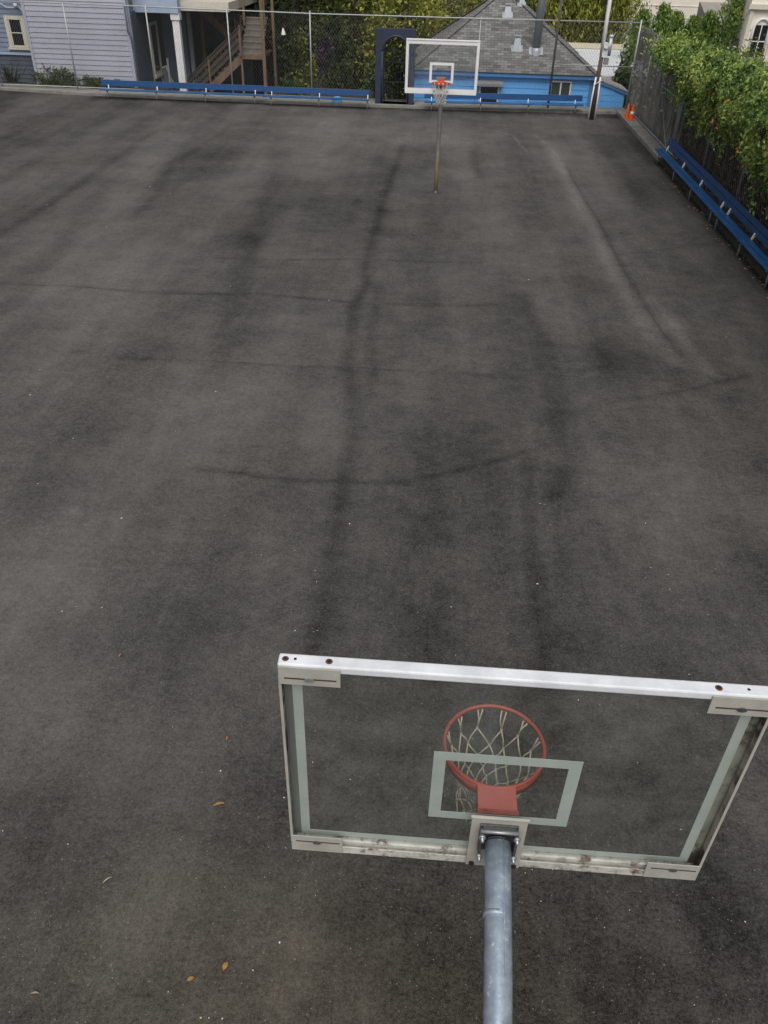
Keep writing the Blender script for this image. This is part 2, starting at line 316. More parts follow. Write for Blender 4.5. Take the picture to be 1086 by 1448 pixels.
L_CON  = leaf_mat('conifer_needle', [(.025,.06,.014),(.105,.18,.036),(.26,.34,.08)], .8)
L_PUR  = leaf_mat('purple_blossom', [(.015,.012,.02),(.035,.025,.042),(.08,.055,.095)], 2)

# far pole: grey paint above, tan rust below (a worn coat with its own edge)
def two_tone(name, up, low, z, soft):
    m = mat(name, up, tuple(c*.8 for c in up), 8, .5, .2); nt = m.node_tree; L = nt.links.new
    b = nt.nodes['Principled BSDF']; src = b.inputs['Base Color'].links[0].from_socket
    tc = nd(nt, 'ShaderNodeTexCoord'); sp = nd(nt, 'ShaderNodeSeparateXYZ'); L(tc.outputs['Object'], sp.inputs[0])
    n = nd(nt, 'ShaderNodeTexNoise', Scale=5.0, Detail=6.0); L(tc.outputs['Object'], n.inputs['Vector'])
    a = nd(nt, 'ShaderNodeMath', operation='MULTIPLY_ADD'); a.inputs[1].default_value = 1.2; L(n.outputs[0], a.inputs[0]); L(sp.outputs[2], a.inputs[2])
    mr = nd(nt, 'ShaderNodeMapRange'); mr.inputs[1].default_value = z + .6 - soft; mr.inputs[2].default_value = z + .6 + soft; L(a.outputs[0], mr.inputs[0])
    mx = nd(nt, 'ShaderNodeMixRGB'); mx.inputs[1].default_value = rgba(low); L(mr.outputs[0], mx.inputs[0]); L(src, mx.inputs[2]); L(mx.outputs[0], b.inputs['Base Color'])
    return m
POLEF = two_tone('worn_pole_paint', (.27,.265,.255), (.46,.33,.17), .85, .3)

# ------------------------------------------------------------------ setting
g = MB(); g.box(-300, 300, -300, 400, -1.9, -1.5)
tag(g.build('ground', SOIL), kind='structure')

def asphalt():
    m = bpy.data.materials.new('worn_asphalt'); m.use_nodes = True; nt = m.node_tree; L = nt.links.new
    b = nt.nodes['Principled BSDF']; b.inputs['Roughness'].default_value = .95; b.inputs['Specular IOR Level'].default_value = .12
    tc = nd(nt, 'ShaderNodeTexCoord'); P = tc.outputs['Object']
    def noise(sc, det=6., rough=.6, st=None):
        v = P
        if st:
            mp = nd(nt, 'ShaderNodeMapping'); mp.inputs['Scale'].default_value = st; L(P, mp.inputs[0]); v = mp.outputs[0]
        n = nd(nt, 'ShaderNodeTexNoise', Scale=sc, Detail=det, Roughness=rough); L(v, n.inputs['Vector']); return n.outputs[0]
    def mad(x, k, c):
        n = nd(nt, 'ShaderNodeMath', operation='MULTIPLY_ADD'); L(x, n.inputs[0]); n.inputs[1].default_value = k
        if isinstance(c, float): n.inputs[2].default_value = c
        else: L(c, n.inputs[2])
        return n.outputs[0]
    at = nd(nt, 'ShaderNodeAttribute', attribute_name='stain_shade'); st = at.outputs['Fac']
    # tone: 1 = base; broad blotches, mid mottling, grain, minus stains and painted shade
    big = noise(.16, 4.); mid = noise(.7, 8., .68); small = noise(4., 8., .7); grain = noise(120., 3., .7); lanes = noise(.5, 5., .6, (1.0, .12, 1)); g2 = noise(38., 4., .7)
    t = mad(big, 1.1, .45); t = mad(mid, 1.0, mad(t, 1., -.5)); t = mad(small, .7, mad(t, 1., -.35)); t = mad(lanes, 1.5, mad(t, 1., -.75))
    t = mad(grain, 2.0, mad(t, 1., -1.)); t = mad(g2, 1.5, mad(t, 1., -.75)); t = mad(noise(14., 4., .7), 1.0, mad(t, 1., -.5))
    # edges of stains and painted shade broken up by noise
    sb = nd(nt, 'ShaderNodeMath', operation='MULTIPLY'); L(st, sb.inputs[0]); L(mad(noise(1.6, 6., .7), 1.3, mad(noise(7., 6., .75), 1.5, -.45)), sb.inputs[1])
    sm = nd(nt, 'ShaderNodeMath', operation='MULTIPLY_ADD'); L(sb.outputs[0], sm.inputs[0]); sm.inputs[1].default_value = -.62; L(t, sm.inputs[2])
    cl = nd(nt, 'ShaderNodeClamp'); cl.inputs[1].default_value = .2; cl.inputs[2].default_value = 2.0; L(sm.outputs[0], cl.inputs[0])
    # colour: neutral warm grey, browner where dust lies (slow noise + attribute)
    ad = nd(nt, 'ShaderNodeAttribute', attribute_name='dust')
    mx = nd(nt, 'ShaderNodeMixRGB'); mx.inputs[1].default_value = (.080,.0775,.0735,1); mx.inputs[2].default_value = (.0815,.0725,.0575,1)
    L(mad(noise(.35, 6.), .8, mad(ad.outputs['Fac'], 1., -.3)), mx.inputs[0])
    ml = nd(nt, 'ShaderNodeMixRGB', blend_type='MULTIPLY'); ml.inputs[0].default_value = 1; pw = nd(nt, 'ShaderNodeMath', operation='POWER'); L(cl.outputs[0], pw.inputs[0]); pw.inputs[1].default_value = 1.22
    L(mx.outputs[0], ml.inputs[1]); L(pw.outputs[0], ml.inputs[2])
    # pale stone chips
    vo = nd(nt, 'ShaderNodeTexVoronoi', Scale=42.0); L(P, vo.inputs['Vector'])
    ch = nd(nt, 'ShaderNodeMath', operation='LESS_THAN'); L(vo.outputs['Distance'], ch.inputs[0]); ch.inputs[1].default_value = .2
    sp = nd(nt, 'ShaderNodeSeparateColor'); L(vo.outputs['Color'], sp.inputs[0])
    gt = nd(nt, 'ShaderNodeMath', operation='GREATER_THAN'); L(sp.outputs[0], gt.inputs[0]); gt.inputs[1].default_value = .95
    cm = nd(nt, 'ShaderNodeMath', operation='MULTIPLY'); L(ch.outputs[0], cm.inputs[0]); L(gt.outputs[0], cm.inputs[1])
    c2 = nd(nt, 'ShaderNodeMath', operation='MULTIPLY'); L(cm.outputs[0], c2.inputs[0]); c2.inputs[1].default_value = .7
    mz = nd(nt, 'ShaderNodeMixRGB'); L(c2.outputs[0], mz.inputs[0]); L(ml.outputs[0], mz.inputs[1]); mz.inputs[2].default_value = (.26,.245,.22,1)
    L(mz.outputs[0], b.inputs['Base Color'])
    bp = nd(nt, 'ShaderNodeBump', Strength=.55, Distance=.006); L(g2, bp.inputs['Height']); L(bp.outputs[0], b.inputs['Normal'])
    return m
ASPH = asphalt()

def make_court():
    x0, x1, y0, y1, c = -27.0, 6.93, -7.0, 36.6, .075
    xs = np.arange(x0, x1 + c, c); xs[-1] = x1; ys = np.arange(y0, y1 + c, c); ys[-1] = y1
    X, Y = np.meshgrid(xs, ys); nx, ny = len(xs), len(ys)
    V = np.stack([X, Y, np.zeros_like(X)], -1).reshape(-1, 3)
    i = np.arange(nx * ny).reshape(ny, nx)
    F = np.stack([i[:-1,:-1], i[:-1,1:], i[1:,1:], i[1:,:-1]], -1).reshape(-1, 4)
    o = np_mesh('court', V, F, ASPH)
    st = np.zeros((ny, nx))
    def stroke(pts, w, s):
        nonlocal st
        acc = np.zeros_like(st)
        for (ax, ay), (bx, by) in zip(pts[:-1], pts[1:]):
            m = w * 3
            ia = np.searchsorted(xs, min(ax, bx) - m); ib = np.searchsorted(xs, max(ax, bx) + m)
            ja = np.searchsorted(ys, min(ay, by) - m); jb = np.searchsorted(ys, max(ay, by) + m)
            xx = X[ja:jb, ia:ib]; yy = Y[ja:jb, ia:ib]
            dx, dy = bx - ax, by - ay; t = (((xx-ax)*dx + (yy-ay)*dy) / (dx*dx + dy*dy + 1e-9)).clip(0, 1)
            d = np.hypot(xx - ax - t*dx, yy - ay - t*dy)
            acc[ja:jb, ia:ib] = np.maximum(acc[ja:jb, ia:ib], np.exp(-(d / w) ** 2 * 1.4))
        st = st + acc * s
    seam = np.zeros_like(st)
    for p, w, s in SEAMS:
        flat = abs(p[-1][0]-p[0][0]) > abs(p[-1][1]-p[0][1])     # cross seams are narrower and fainter
        keep, st = st, np.zeros_like(st)
        stroke(p, w*(.34 if flat else .8), s*(.72 if flat else .92)); seam = np.maximum(seam, st); st = keep
    st += seam
    for p, w, s in PALE: stroke(p, w, -s)
    for cx, cy, rx, ry, s in BLOTS:
        st += .8 * s * np.exp(-(((X-cx)/rx)**2 + ((Y-cy)/ry)**2) * 1.1)
    # broad tonal drift of the worn surface: darker towards the near end and the right, lighter in the middle left
    for cx, cy, rx, ry, s in ((0,-.5,6,3.4,.34),(2.6,3.2,2.6,3.0,.16),(-1.2,5.2,1.6,2.6,.14),(-5.5,9.5,3.2,4.5,-.26),(-9,22,7,7,-.14),(-1.5,30,5,5,-.24),(2.5,21,2.2,5,-.12),(-2.6,20,1.0,7,.14),(.4,9.0,1.2,3.2,.12),(5.2,14,1.3,4,.18),(-3.6,2.6,1.8,1.6,.12),(-4.5,5,1.2,1.5,-.05),(-.53,22.2,.30,.16,.7),(-3.2,6.6,1.6,1.6,.10),(-20,30,3,7,.3),(-13,27,1.0,4,.16),(3.6,12.0,1.4,2,.08)):  # small blot at the far pole foot: base stain plus painted contact shade
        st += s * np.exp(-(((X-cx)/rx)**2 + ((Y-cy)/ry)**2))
    # under-bench shade painted along the side and far kerb; side also damp
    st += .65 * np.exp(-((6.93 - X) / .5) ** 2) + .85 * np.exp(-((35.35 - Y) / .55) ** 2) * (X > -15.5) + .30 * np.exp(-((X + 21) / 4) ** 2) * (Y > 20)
    a = o.data.attributes.new('stain_shade', 'FLOAT', 'POINT'); a.data.foreach_set('value', st.ravel().astype(np.float32))
    du = 1.0 * np.exp(-((Y - .4) / 1.1) ** 2 - ((X + .6) / 2.2) ** 2)
    a = o.data.attributes.new('dust', 'FLOAT', 'POINT'); a.data.foreach_set('value', du.ravel().astype(np.float32))
    tag(o, kind='structure')
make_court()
b = MB(); b.box(-27, 6.92, -7, 36.6, -1.49, -.012); tag(b.build('retaining_slab', CONC), kind='structure')

# cracks: thin ragged strips of black filler 3 mm above the asphalt
CRK = mat('crack_filler', (.022,.021,.020), (.034,.032,.03), 9, .95)
def make_cracks():
    rr = random.Random(3); vs = []; fs = []
    for pts, w in CRACKS:
        P = [Vector((x, y, 0)) for x, y in pts]; path = []
        for a, c in zip(P[:-1], P[1:]):
            n = max(2, int((c - a).length / .12))
            nrm = Vector((-(c-a).y, (c-a).x, 0)).normalized()
            for k in range(n): path.append(a.lerp(c, k / n) + nrm * rr.uniform(-1, 1) * (.008 + w*.45))
        path.append(P[-1]); b0 = len(vs)
        for k, p in enumerate(path):
            d = (path[min(k+1, len(path)-1)] - path[max(k-1, 0)]).normalized(); s = Vector((-d.y, d.x, 0))
            e = min(1, k / 4, (len(path)-1-k) / 4) ; ww = w * .36 * rr.uniform(.05, 1.3) * (0 if math.sin(k*.37+len(path)) + .6*math.sin(k*1.13) < -.35 else 1) * max(.1, e)
            vs += [p + s * ww + Vector((0,0,.003)), p - s * ww + Vector((0,0,.003))]
        for k in range(len(path)-1):
            q = b0 + 2*k; fs.append((q, q+1, q+3, q+2))
    m = MB(); m.add(vs, fs); tag(m.build('pavement_cracks', CRK), kind='structure')
make_cracks()

# kerbs
KB = [(-27,36.7),(-20.5,36.18),(-16.5,35.62),(-12,35.42),(-3.4,35.36),(0,35.40),(6.93,35.86)]
k = MB(); pts = KB + [(6.93,36.75),(-27,37.05)]; k.prism(pts, 'z', -.3, .11); tag(k.build('rear_kerb', CONC, bevel=.012), kind='structure')
k = MB(); k.prism([(6.935,27.35),(7.62,27.35),(7.62,36.75),(6.935,36.75)], 'z', -.3, .13); tag(k.build('side_kerb', CONC, bevel=.015), kind='structure')
k = MB(); k.prism([(6.99,5),(7.62,5),(7.62,27.34),(6.99,27.34)], 'z', -.3, .10); tag(k.build('earth_verge', CONCD), kind='structure')
k = MB(); k.box(-27, -12.6, 36.9, 37.4, -.2, .16); tag(k.build('planting_strip', SOIL), kind='structure')
k = MB(); k.box(7.62, 40, 5, 60, -1.49, -.6); tag(k.build('neighbouring_yard', SOIL), kind='structure')

# ------------------------------------------------------------------ basketball hoops
def make_hoop(label, loc, rz, far):
    t = thing('basketball_hoop', label, 'basketball hoop', loc, rz, 'basketball hoops on the court')
    rail = WHITE if far else W_AL
    # gooseneck pole: out of the ground, bends over and runs to the board
    path = [(-.02,-1.24,0),(-.02,-1.24,1.0),(-.02,-1.24,2.0),(-.02,-1.24,2.35)]
    for i in range(1, 10):
        a = i / 10 * PI * .445
        path.append((-.018, -1.24 + .46 * (1 - math.cos(a)), 2.35 + .46 * math.sin(a)))
    path += [(-.012,-.62,2.895),(-.004,-.3,2.955),(0,-.085,2.995)]
    po = MB(); po.tube(path, .056, 20)
    if not far: po.tube([(-.0105,-.372,2.941),(-.011,-.39,2.938)], .0570, 20)
    if not far: po.tube([(.010,-.62,2.9505),(.016,-.3,3.0092),(.018,-.1,3.0475)], .0022, 5)
    pole = po.build('pole', POLEF if far else GALV, t)
    if not far:
        rc = MB(); rc.tube([(0,-.088,2.9955),(0,-.094,2.9943)], .0572, 20); rc.build('rust_ring', RUSTH, pole)
    bs = MB(); bs.lathe([(.085,0),(.085,.012),(.062,.018),(.056,.06)], (-.02,-1.24,0), 20); bs.build('base_collar', STEEL, t)
    # frame
    m = MB(); m.box(-.92,.92,-.036,.022,3.925,3.962); tr = m.build('top_rail', rail, t, bevel=.007)
    for s in (-1, 1):
        m = MB(); m.box(s*.912, s*.919, -.034, .02, 2.786, 3.924) if s > 0 else m.box(-.919,-.912,-.034,.02,2.786,3.924)
        lip = MB(); xa, xb = sorted((s*.909, s*.920)); lip.box(xa, xb, -.038, -.0345, 2.80, 3.90); lip.build('frame_lip', rail if far else CREAM, t)
        if far:
            xa, xb = sorted((s*.862, s*.9115)); m.box(xa, xb, .012, .019, 2.79, 3.92)
        sr = m.build('side_rail', rail if far else W_GRIME, t)
        if not far:
            xa, xb = sorted((s*.880, s*.9115)); m = MB(); m.box(xa, xb, .0115, .017, 2.79, 3.92); m.build('front_flange', W_GRIME if s > 0 else GRIMED, sr)
    m = MB(); m.box(-.918,.918,-.034,.020,2.740,2.749); m.box(-.918,.918,-.040,-.0345,2.738,2.782); m.box(-.90,.90,-.012,.018,2.7495,2.784)
    if far: m.box(-.91,.91,.0185,.024,2.745,2.80)
    m.build('bottom_rail', rail if far else W_DIRT, t)
    if not far:
        for sx in (-1, 1):
            for z0, z1 in ((3.862,3.956),(2.742,2.856)):
                x0, x1 = sorted((sx*.917, sx*.682)); m = MB(); m.box(x0, x1, -.045, -.0405, z0, z1)
                br = m.build('corner_bracket', CREAM, t, bevel=.002)
                zc = z0 + (.036 if z0 > 3 else .075)
                m = MB(); m.box(x0+.022, x1-.015, -.0462, -.0452, zc-.0035, zc+.0035); m.build('slot', SLOT, br)
                m = MB(); pp = [(math.cos(a)*.018, math.sin(a)*.010) for a in np.linspace(0, 2*PI, 13)[:-1]]
                xm = (x0+x1)/2
                m.prism([(xm+p, zc+q) for p, q in pp], 'y', -.052, -.0464); m.build('slot_bolt', ZINC if sx < 0 and z0 > 3 else STEEL, br)
        for x, r in ((-.893,.010),(-.728,.011),(.709,.011)):
            m = MB(); m.cyl((x,-.008,3.9605),(x,-.008,3.9632), r+.003, 14); q = m.build('rust_stain', RUST, tr)
            m = MB(); m.cyl((x,-.008,3.9633),(x,-.008,3.9645), r*.7, 10); m.build('bolt_hole', RUSTH, tr)
        for x in (-.856,.818):
            m = MB(); m.cyl((x,-.006,3.9605),(x,-.006,3.9632), .006, 10); m.build('bolt_hole', RUSTH, tr)
    else:
        for xa in (-.75,-.70):
            m = MB(); m.box(xa,xa+.03,-.03,0,3.9625,3.985); m.build('top_clip', ZINC, t)
    # glass and painted markings (on the court side of the glass)
    m = MB(); m.box(-.911,.911,-.002,.008,2.786,3.9235); gl = m.build('glass_pane', GLASSF if far else GLASSN, t)
    lm = WHITE if far else LINEB
    w = .062 if far else .052
    m = MB(); y0, y1 = .0085, .0105
    for bx in ((-.305,.305,3.457-w,3.457),(-.305,.305,3.0,3.0+w*.9),(-.305,-.305+w,3.0+w*.9,3.457-w),(.305-w,.305,3.0+w*.9,3.457-w)):
        m.box(bx[0], bx[1], y0, y1, bx[2], bx[3])
    m.build('target_square', lm, gl)
    m = MB()
    if far: e = ((-.905,.905,3.85,3.92),(-.905,.905,2.80,2.87),(-.905,-.85,2.87,3.85),(.85,.905,2.87,3.85))
    else:   e = ((-.878,.878,3.88,3.915),(-.878,.878,2.795,2.828),(-.878,-.838,2.828,3.88),(.838,.878,2.828,3.88))
    for bx in e: m.box(bx[0], bx[1], y0, y1, bx[2], bx[3])
    m.build('painted_border', lm, gl)
    # mount: cream plate, dark flange, bolts
    m = MB(); m.box(-.12,.12,-.058,-.046,2.752,3.118); m.box(-.126,.126,-.064,-.050,3.1185,3.126); m.box(-.03,.03,-.0455,-.0025,2.80,3.05)
    mp = m.build('mounting_plate', CREAM if not far else ZINC, t, bevel=.002)
    m = MB(); m.box(-.082,.082,-.070,-.0585,2.90,3.085); m.box(-.082,-.070,-.105,-.0702,2.92,3.07); m.box(.070,.082,-.105,-.0702,2.92,3.07); m.box(-.07,.07,-.092,-.0702,3.066,3.082)
    fl = m.build('flange', STEEL, t, bevel=.002)
    m = MB()
    m.cyl((-.082,-.098,3.083),(.082,-.098,3.083), .008, 10); m.build('clamp_rod', ZINC, fl)
    for x in (-.074,.074):
        for z in (3.06, 2.915):
            m = MB(); m.cyl((x,-.135,z),(x,-.06,z), .007, 8); m.cyl((x,-.118,z),(x,-.106,z), .015, 6); m.build('bolt', ZINC, fl)
    for x in (-.095,.095):
        m = MB(); m.cyl((x,-.068,2.772),(x,-.0585,2.772), .012, 8); m.build('plate_bolt', RUSTH, mp)
    # ring, back band and neck
    C0 = Vector((0,.39,3.042)); R0 = .2375
    rm = RED if not far else ORANGE
    m = MB(); m.tube([C0 + Vector((math.cos(a)*R0, math.sin(a)*R0, 0)) for a in np.linspace(0, 2*PI, 73)[:-1]], .0088, 10, closed=True)
    for i in range(12):
        a = 2*PI*(i+.5)/12; d = Vector((math.cos(a), math.sin(a), 0)); c = C0 + d*(R0-.002) + Vector((0,0,-.011))
        tng = Vector((-d.y, d.x, 0))
        m.tube([c - tng*.014, c - tng*.010 + Vector((0,0,-.012)), c + tng*.010 + Vector((0,0,-.012)), c + tng*.014], .003, 6)
    ring = m.build('rim', rm, t)
    m = MB(); vs = []; n = 40
    for i in range(n+1):
        a = math.radians(188 + (352-188)*i/n); e = math.sin(PI*i/n)**.5; h = .012 + .05*e
        for r in (R0-.002, R0+.006):
            for z in (3.036, 3.036-h): vs.append((math.cos(a)*r, .39+math.sin(a)*r, z))
    fs = []
    for i in range(n):
        q = 4*i; fs += [(q,q+1,q+5,q+4),(q+2,q+6,q+7,q+3),(q,q+4,q+6,q+2),(q+1,q+3,q+7,q+5)]
    m.add(vs, fs, True); m.build('rim_band', rm, t)
    m = MB(); m.prism([(-.087,.036),(.087,.036),(.087,.165),(.05,.158),(0,.155),(-.05,.158),(-.087,.165)], 'z', 3.040, 3.048)
    m.build('neck_plate', REDTOP if not far else ORANGE, t, bevel=.002)
    m = MB(); m.box(-.087,-.081,.036,.18,2.965,3.0395); m.box(.081,.087,.036,.18,2.965,3.0395); m.box(-.092,.092,.0125,.0355,2.95,3.052)
    if far: m.box(-.09,.09,.0125,.03,3.053,3.10)
    m.box(-.08,.08,.036,.10,2.955,2.964); m.build('neck_bracket', rm, t, bevel=.002)
    # net: cords knotted into diamonds, swinging slightly to one side
    rr = random.Random(5); m = MB()
    rad = [.2275,.205,.180,.152,.134,.122,.118]; zz = [3.026,2.925,2.83,2.755,2.69,2.63,2.575]
    def node(l, i):
        rj = random.Random(l*100 + (i % 12)*7 + 3)
        a = 2*PI*((i % 12) + (.5 if l in (0,1,3,5) else 0))/12 + rj.uniform(-.06,.06)*(l>0)
        r = rad[l]*(1+rj.uniform(-.07,.07)*(l>0)); sw = (l/6)**2
        return Vector((math.cos(a)*r - .035*sw, .39+math.sin(a)*r - .02*sw, zz[l] + rj.uniform(-.012,.012)*(l>0)))
    def cord(a, b2, sag=.0):
        mid = a.lerp(b2, .5) + Vector((rr.uniform(-.006,.006), rr.uniform(-.006,.006), -sag)); m.tube([a, mid, b2], (.0040 if not far else .0056), 5)
    for i in range(12):
        a0 = 2*PI*(i+.5)/12; tg = Vector((-math.sin(a0), math.cos(a0), 0))
        n0, n1 = node(0,i), node(1,i)
        cord(n0 + tg*.012, n1); cord(n0 - tg*.012, n1)
        cord(n1, node(2,i)); cord(n1, node(2,i+1))
        cord(node(2,i), node(3,i)); cord(node(2,i+1), node(3,i))
        cord(node(3,i), node(4,i)); cord(node(3,i), node(4,i+1))
        cord(node(4,i), node(5,i)); cord(node(4,i+1), node(5,i))
        cord(node(5,i), node(6,i), .01); cord(node(5,i), node(6,i+1), .01)
        for l in (1,2,3,4,5):
            c = node(l,i); m.tube([c+Vector((0,0,.008)), c-Vector((0,0,.008))], .006, 6)
    m.build('net', NET if not far else NETW, ring)
    return t
make_hoop('large basketball hoop in the foreground seen from behind, with dirty glass board and galvanised pole', (0,0,0), 0, False)
make_hoop('small distant basketball hoop with clean white framed glass board on a rusty based pole', (-.506,20.978,0), PI, True)

# ------------------------------------------------------------------ benches
def make_bench(label, loc, rz, x0, x1, legs, seat_z, two):
    t = thing('bench', label, 'bench', loc, rz, 'long blue benches around the court')
    sz = seat_z
    if two:
        for ya, yb in ((-.085,.052),(.066,.205)):
            m = MB(); m.box(x0, x1, ya, yb, sz-.042, sz); m.build('seat', BLUES, t, bevel=.008)
        ang = math.radians(-12)
        for za, zb in ((0,.132),(.148,.285)):
            m = MB(); M = Matrix.Translation((0,.275,sz+.08)) @ Matrix.Rotation(ang, 4, 'X'); m.box(x0, x1, 0, .038, za, zb, M); m.build('backrest', BLUE, t, bevel=.006)
    else:
        m = MB(); m.box(x0, x1, -.10,.19, sz-.045, sz); m.build('seat', BLUES, t, bevel=.008)
        M = Matrix.Translation((0,.25,sz+.085)) @ Matrix.Rotation(math.radians(-9), 4, 'X')
        m = MB(); m.box(x0, x1, 0, .04, 0, .225, M); m.build('backrest', BLUE, t, bevel=.006)
    for lx in legs:
        m = MB(); m.tube([(lx,.02,0),(lx,.02,sz-.075)], .024, 10); m.box(lx-.03,lx+.03,-.07,.27,sz-.074,sz-.043)
        m.build('leg', LEGG, t)
        m = MB(); m.tube([(lx,.20,sz-.05),(lx,.235,sz-.01),(lx,.25,sz+.05),(lx,.265 if not two else .285,sz+.13)], .02, 8)
        m.tube([(lx,.24,sz-.06),(lx,.30,sz+.08),(lx,.345,sz+.26)], .016, 6)
        m.build('back_bracket', WHITE, t)
    return t
make_bench('blue bench on the far left, against the fence of the lilac house', (-14.65,34.98,0), 0, -.3, 6.68, (0,2.10,4.20,6.30), .375, False)
make_bench('blue bench between the wooden stairs and the navy arched gate', (-7.62,34.82,0), 0, -.33, 4.12, (0,2.02,4.05), .375, False)
make_bench('blue bench in front of the bright blue house', (-.89,35.03,0), math.atan2(.55,6.05), -.3, 6.36, (0,2.06,4.07,6.06), .36, False)
make_bench('blue bench along the vine fence, the one beside the orange cones', (6.80,27.2,0), -PI/2, -.02, 7.24, (.25,2.55,4.7,6.94), .44, True)
make_bench('blue bench along the vine fence, the nearer one cut off by the right edge', (6.80,19.64,0), -PI/2, -.30, 7.0, (0,2.06,4.16,6.3), .44, True)

# ------------------------------------------------------------------ fences
def mesh_panel(m, x0, x1, z0, z1, y, pitch=.115, w=.0052, axis='x'):
    """chain link: two sets of slanting wires clipped to the panel"""
    h = z1 - z0
    def put(a, b):
        a = Vector(a); b = Vector(b); d = (b - a).normalized(); n = Vector((0,-1,0)) if axis == 'x' else Vector((-1,0,0)); s = d.cross(n)
        q = w / 2; vs = [a - s*q, a + s*q, a + n*w*.8, b - s*q, b + s*q, b + n*w*.8]
        m.add(vs, [(0,1,4,3),(1,2,5,4),(2,0,3,5)])
    def P(u, z, o): return (u, y+o, z) if axis == 'x' else (y+o, u, z)
    k = .62  # run per rise: tall diamonds
    for sgn in (1, -1):
        u = x0 - h * k
        while u < x1 + h * k:
            # line: position = u + sgn*k*(z-z0)
            za, zb = z0, z1
            def at(z): return u + sgn * k * (z - z0)
            ua, ub = at(za), at(zb)
            lo, hi = (za, zb)
            for lim in (x0, x1):
                zc = z0 + (lim - u) / (sgn * k)
                if lim == x0:
                    if sgn > 0: lo = max(lo, zc)
                    else: hi = min(hi, zc)
                else:
                    if sgn > 0: hi = min(hi, zc)
                    else: lo = max(lo, zc)
            if hi - lo > .02: put(P(at(lo), lo, .003*sgn), P(at(hi), hi, .003*sgn))
            u += pitch
def barbs(m, x0, x1, z, y):
    u = x0
    while u < x1:
        m.bar((u, y, z-.01), (u+.015, y, z+.05), .006, .006, (0,1,0)); u += .085

f = thing('chain_link_fence', 'tall chain link fence across the far end, in front of the houses', 'fence', (-2,36.3,.1))
FY = 0.0; X = lambda v: v + 2
m = MB(); m.tube([(X(-26),FY,3.22),(X(-16),FY,3.22),(X(-6),FY,3.14),(X(1),FY,3.16),(X(7.3),FY,3.2)], .025, 8); m.build('top_rail', FENCE, f)
m = MB(); m.tube([(X(-26),FY,.12),(X(-13.5),FY,.10)], .022, 8); m.build('lower_rail', FENCE, f); m = MB(); m.tube([(X(4.05),FY,1.62),(X(7.35),FY,1.62)], .021, 8); m.build('middle_rail', FENCE, f)
for px in (-23.2,-19.85,-16.45,-12.96,-9.55,-6.1,.92):
    m = MB(); m.cyl((X(px),FY,-.1),(X(px),FY,3.24), .03 if px != .92 else .018, 10); m.build('post', FENCE, f)
m = MB(); m.cyl((X(7.36),FY,-.1),(X(7.36),FY,3.3), .04, 10); m.build('post', FENCE, f)
m = MB()
mesh_panel(m, X(-26), X(-3.36), .02, 3.16, FY+.03); mesh_panel(m, X(-1.64), X(7.34), .02, 3.15, FY+.03); mesh_panel(m, X(-3.35), X(-1.65), 2.80, 3.15, FY+.03)
barbs(m, X(-14), X(7.3), 3.2, FY)
m.build('chain_link_mesh', WIRE, f)

m = MB(); m.cyl((4.05,36.15,.05),(4.05,36.15,7.5), .045, 12)
tag(m.build('steel_pole', mat('dull_pole_steel', (.20,.195,.19), (.14,.135,.13), 6, .5, .3)), 'thin grey steel pole rising past the fence in front of the blue house', 'pole')

f = thing('screened_fence', 'side chain link fence with faded grey windscreen, half buried under vines', 'fence', (7.45,30,.1))
for py in (36.75,33.75,31.05,24.0,20.5,17.0,13.5,10.0):
    m = MB(); m.cyl((0,py-30,-.1),(0,py-30,3.05), .028, 10); m.build('post', FENCE, f)
for py in (27.95,27.72):
    m = MB(); m.cyl((-.02,py-30,-.1),(-.02,py-30,3.05), .036, 10); m.build('post', FENCE, f)
m = MB(); m.tube([(0,6.75,3.06),(0,-20,3.06)], .022, 8); m.build('top_rail', FENCE, f)
for ya, yb in ((36.75,33.78),(31.05,27.98),(27.7,24.0),(20.5,17.0)):
    m = MB(); m.tube([(-.03,ya-30,1.68),(-.03,yb-30,1.68)], .02, 8); m.build('middle_rail', FENCE, f)
m = MB(); m.tube([(-.03,30.9-30,1.55),(-.03,28.6-30,.05)], .01, 6); m.tube([(-.04,6.2,.09),(-.04,-2.6,.09)], .018, 8); m.build('brace_rod', FENCE, f)
m = MB(); mesh_panel(m, -20, 6.7, .02, 3.04, -.03, pitch=.16, w=.005, axis='y'); m.build('chain_link_mesh', WIRE, f)
# fabric hangs behind the wire, gently rippled
ny, nz = 90, 14; V = []; rr = np.random.default_rng(4); ph = rr.uniform(0, 6, 6)
for j in range(nz+1):
    for i in range(ny+1):
        y = -2.4 + 9.1*i/ny; z = .06 + 3.0*j/nz
        V.append((.05 + .03*math.sin(y*2.1+ph[0]+z) + .018*math.sin(y*5.3+ph[1]-z*1.5) + .02*math.sin(z*2.6+ph[2]), y, z))
m = MB(); m.add(V, [(j*(ny+1)+i, j*(ny+1)+i+1, (j+1)*(ny+1)+i+1, (j+1)*(ny+1)+i) for j in range(nz) for i in range(ny)], True)
nt = SCREEN.node_tree; pb = nt.nodes['Principled BSDF']; tc = nd(nt,'ShaderNodeTexCoord'); mp = nd(nt,'ShaderNodeMapping'); mp.inputs['Scale'].default_value = (1,1,.3); nt.links.new(tc.outputs['Object'], mp.inputs[0])
nz_ = nd(nt,'ShaderNodeTexNoise', Scale=1.6, Detail=6.0, Roughness=.65); nt.links.new(mp.outputs[0], nz_.inputs['Vector'])
mr = nd(nt,'ShaderNodeMapRange'); mr.inputs[1].default_value = .32; mr.inputs[2].default_value = .66; mr.inputs[3].default_value = .92; mr.inputs[4].default_value = .45
nt.links.new(nz_.outputs[0], mr.inputs[0]); nt.links.new(mr.outputs[0], pb.inputs['Alpha'])
sc = m.build('windscreen', SCREEN, f); so = sc.modifiers.new('thick', 'SOLIDIFY'); so.thickness = .004

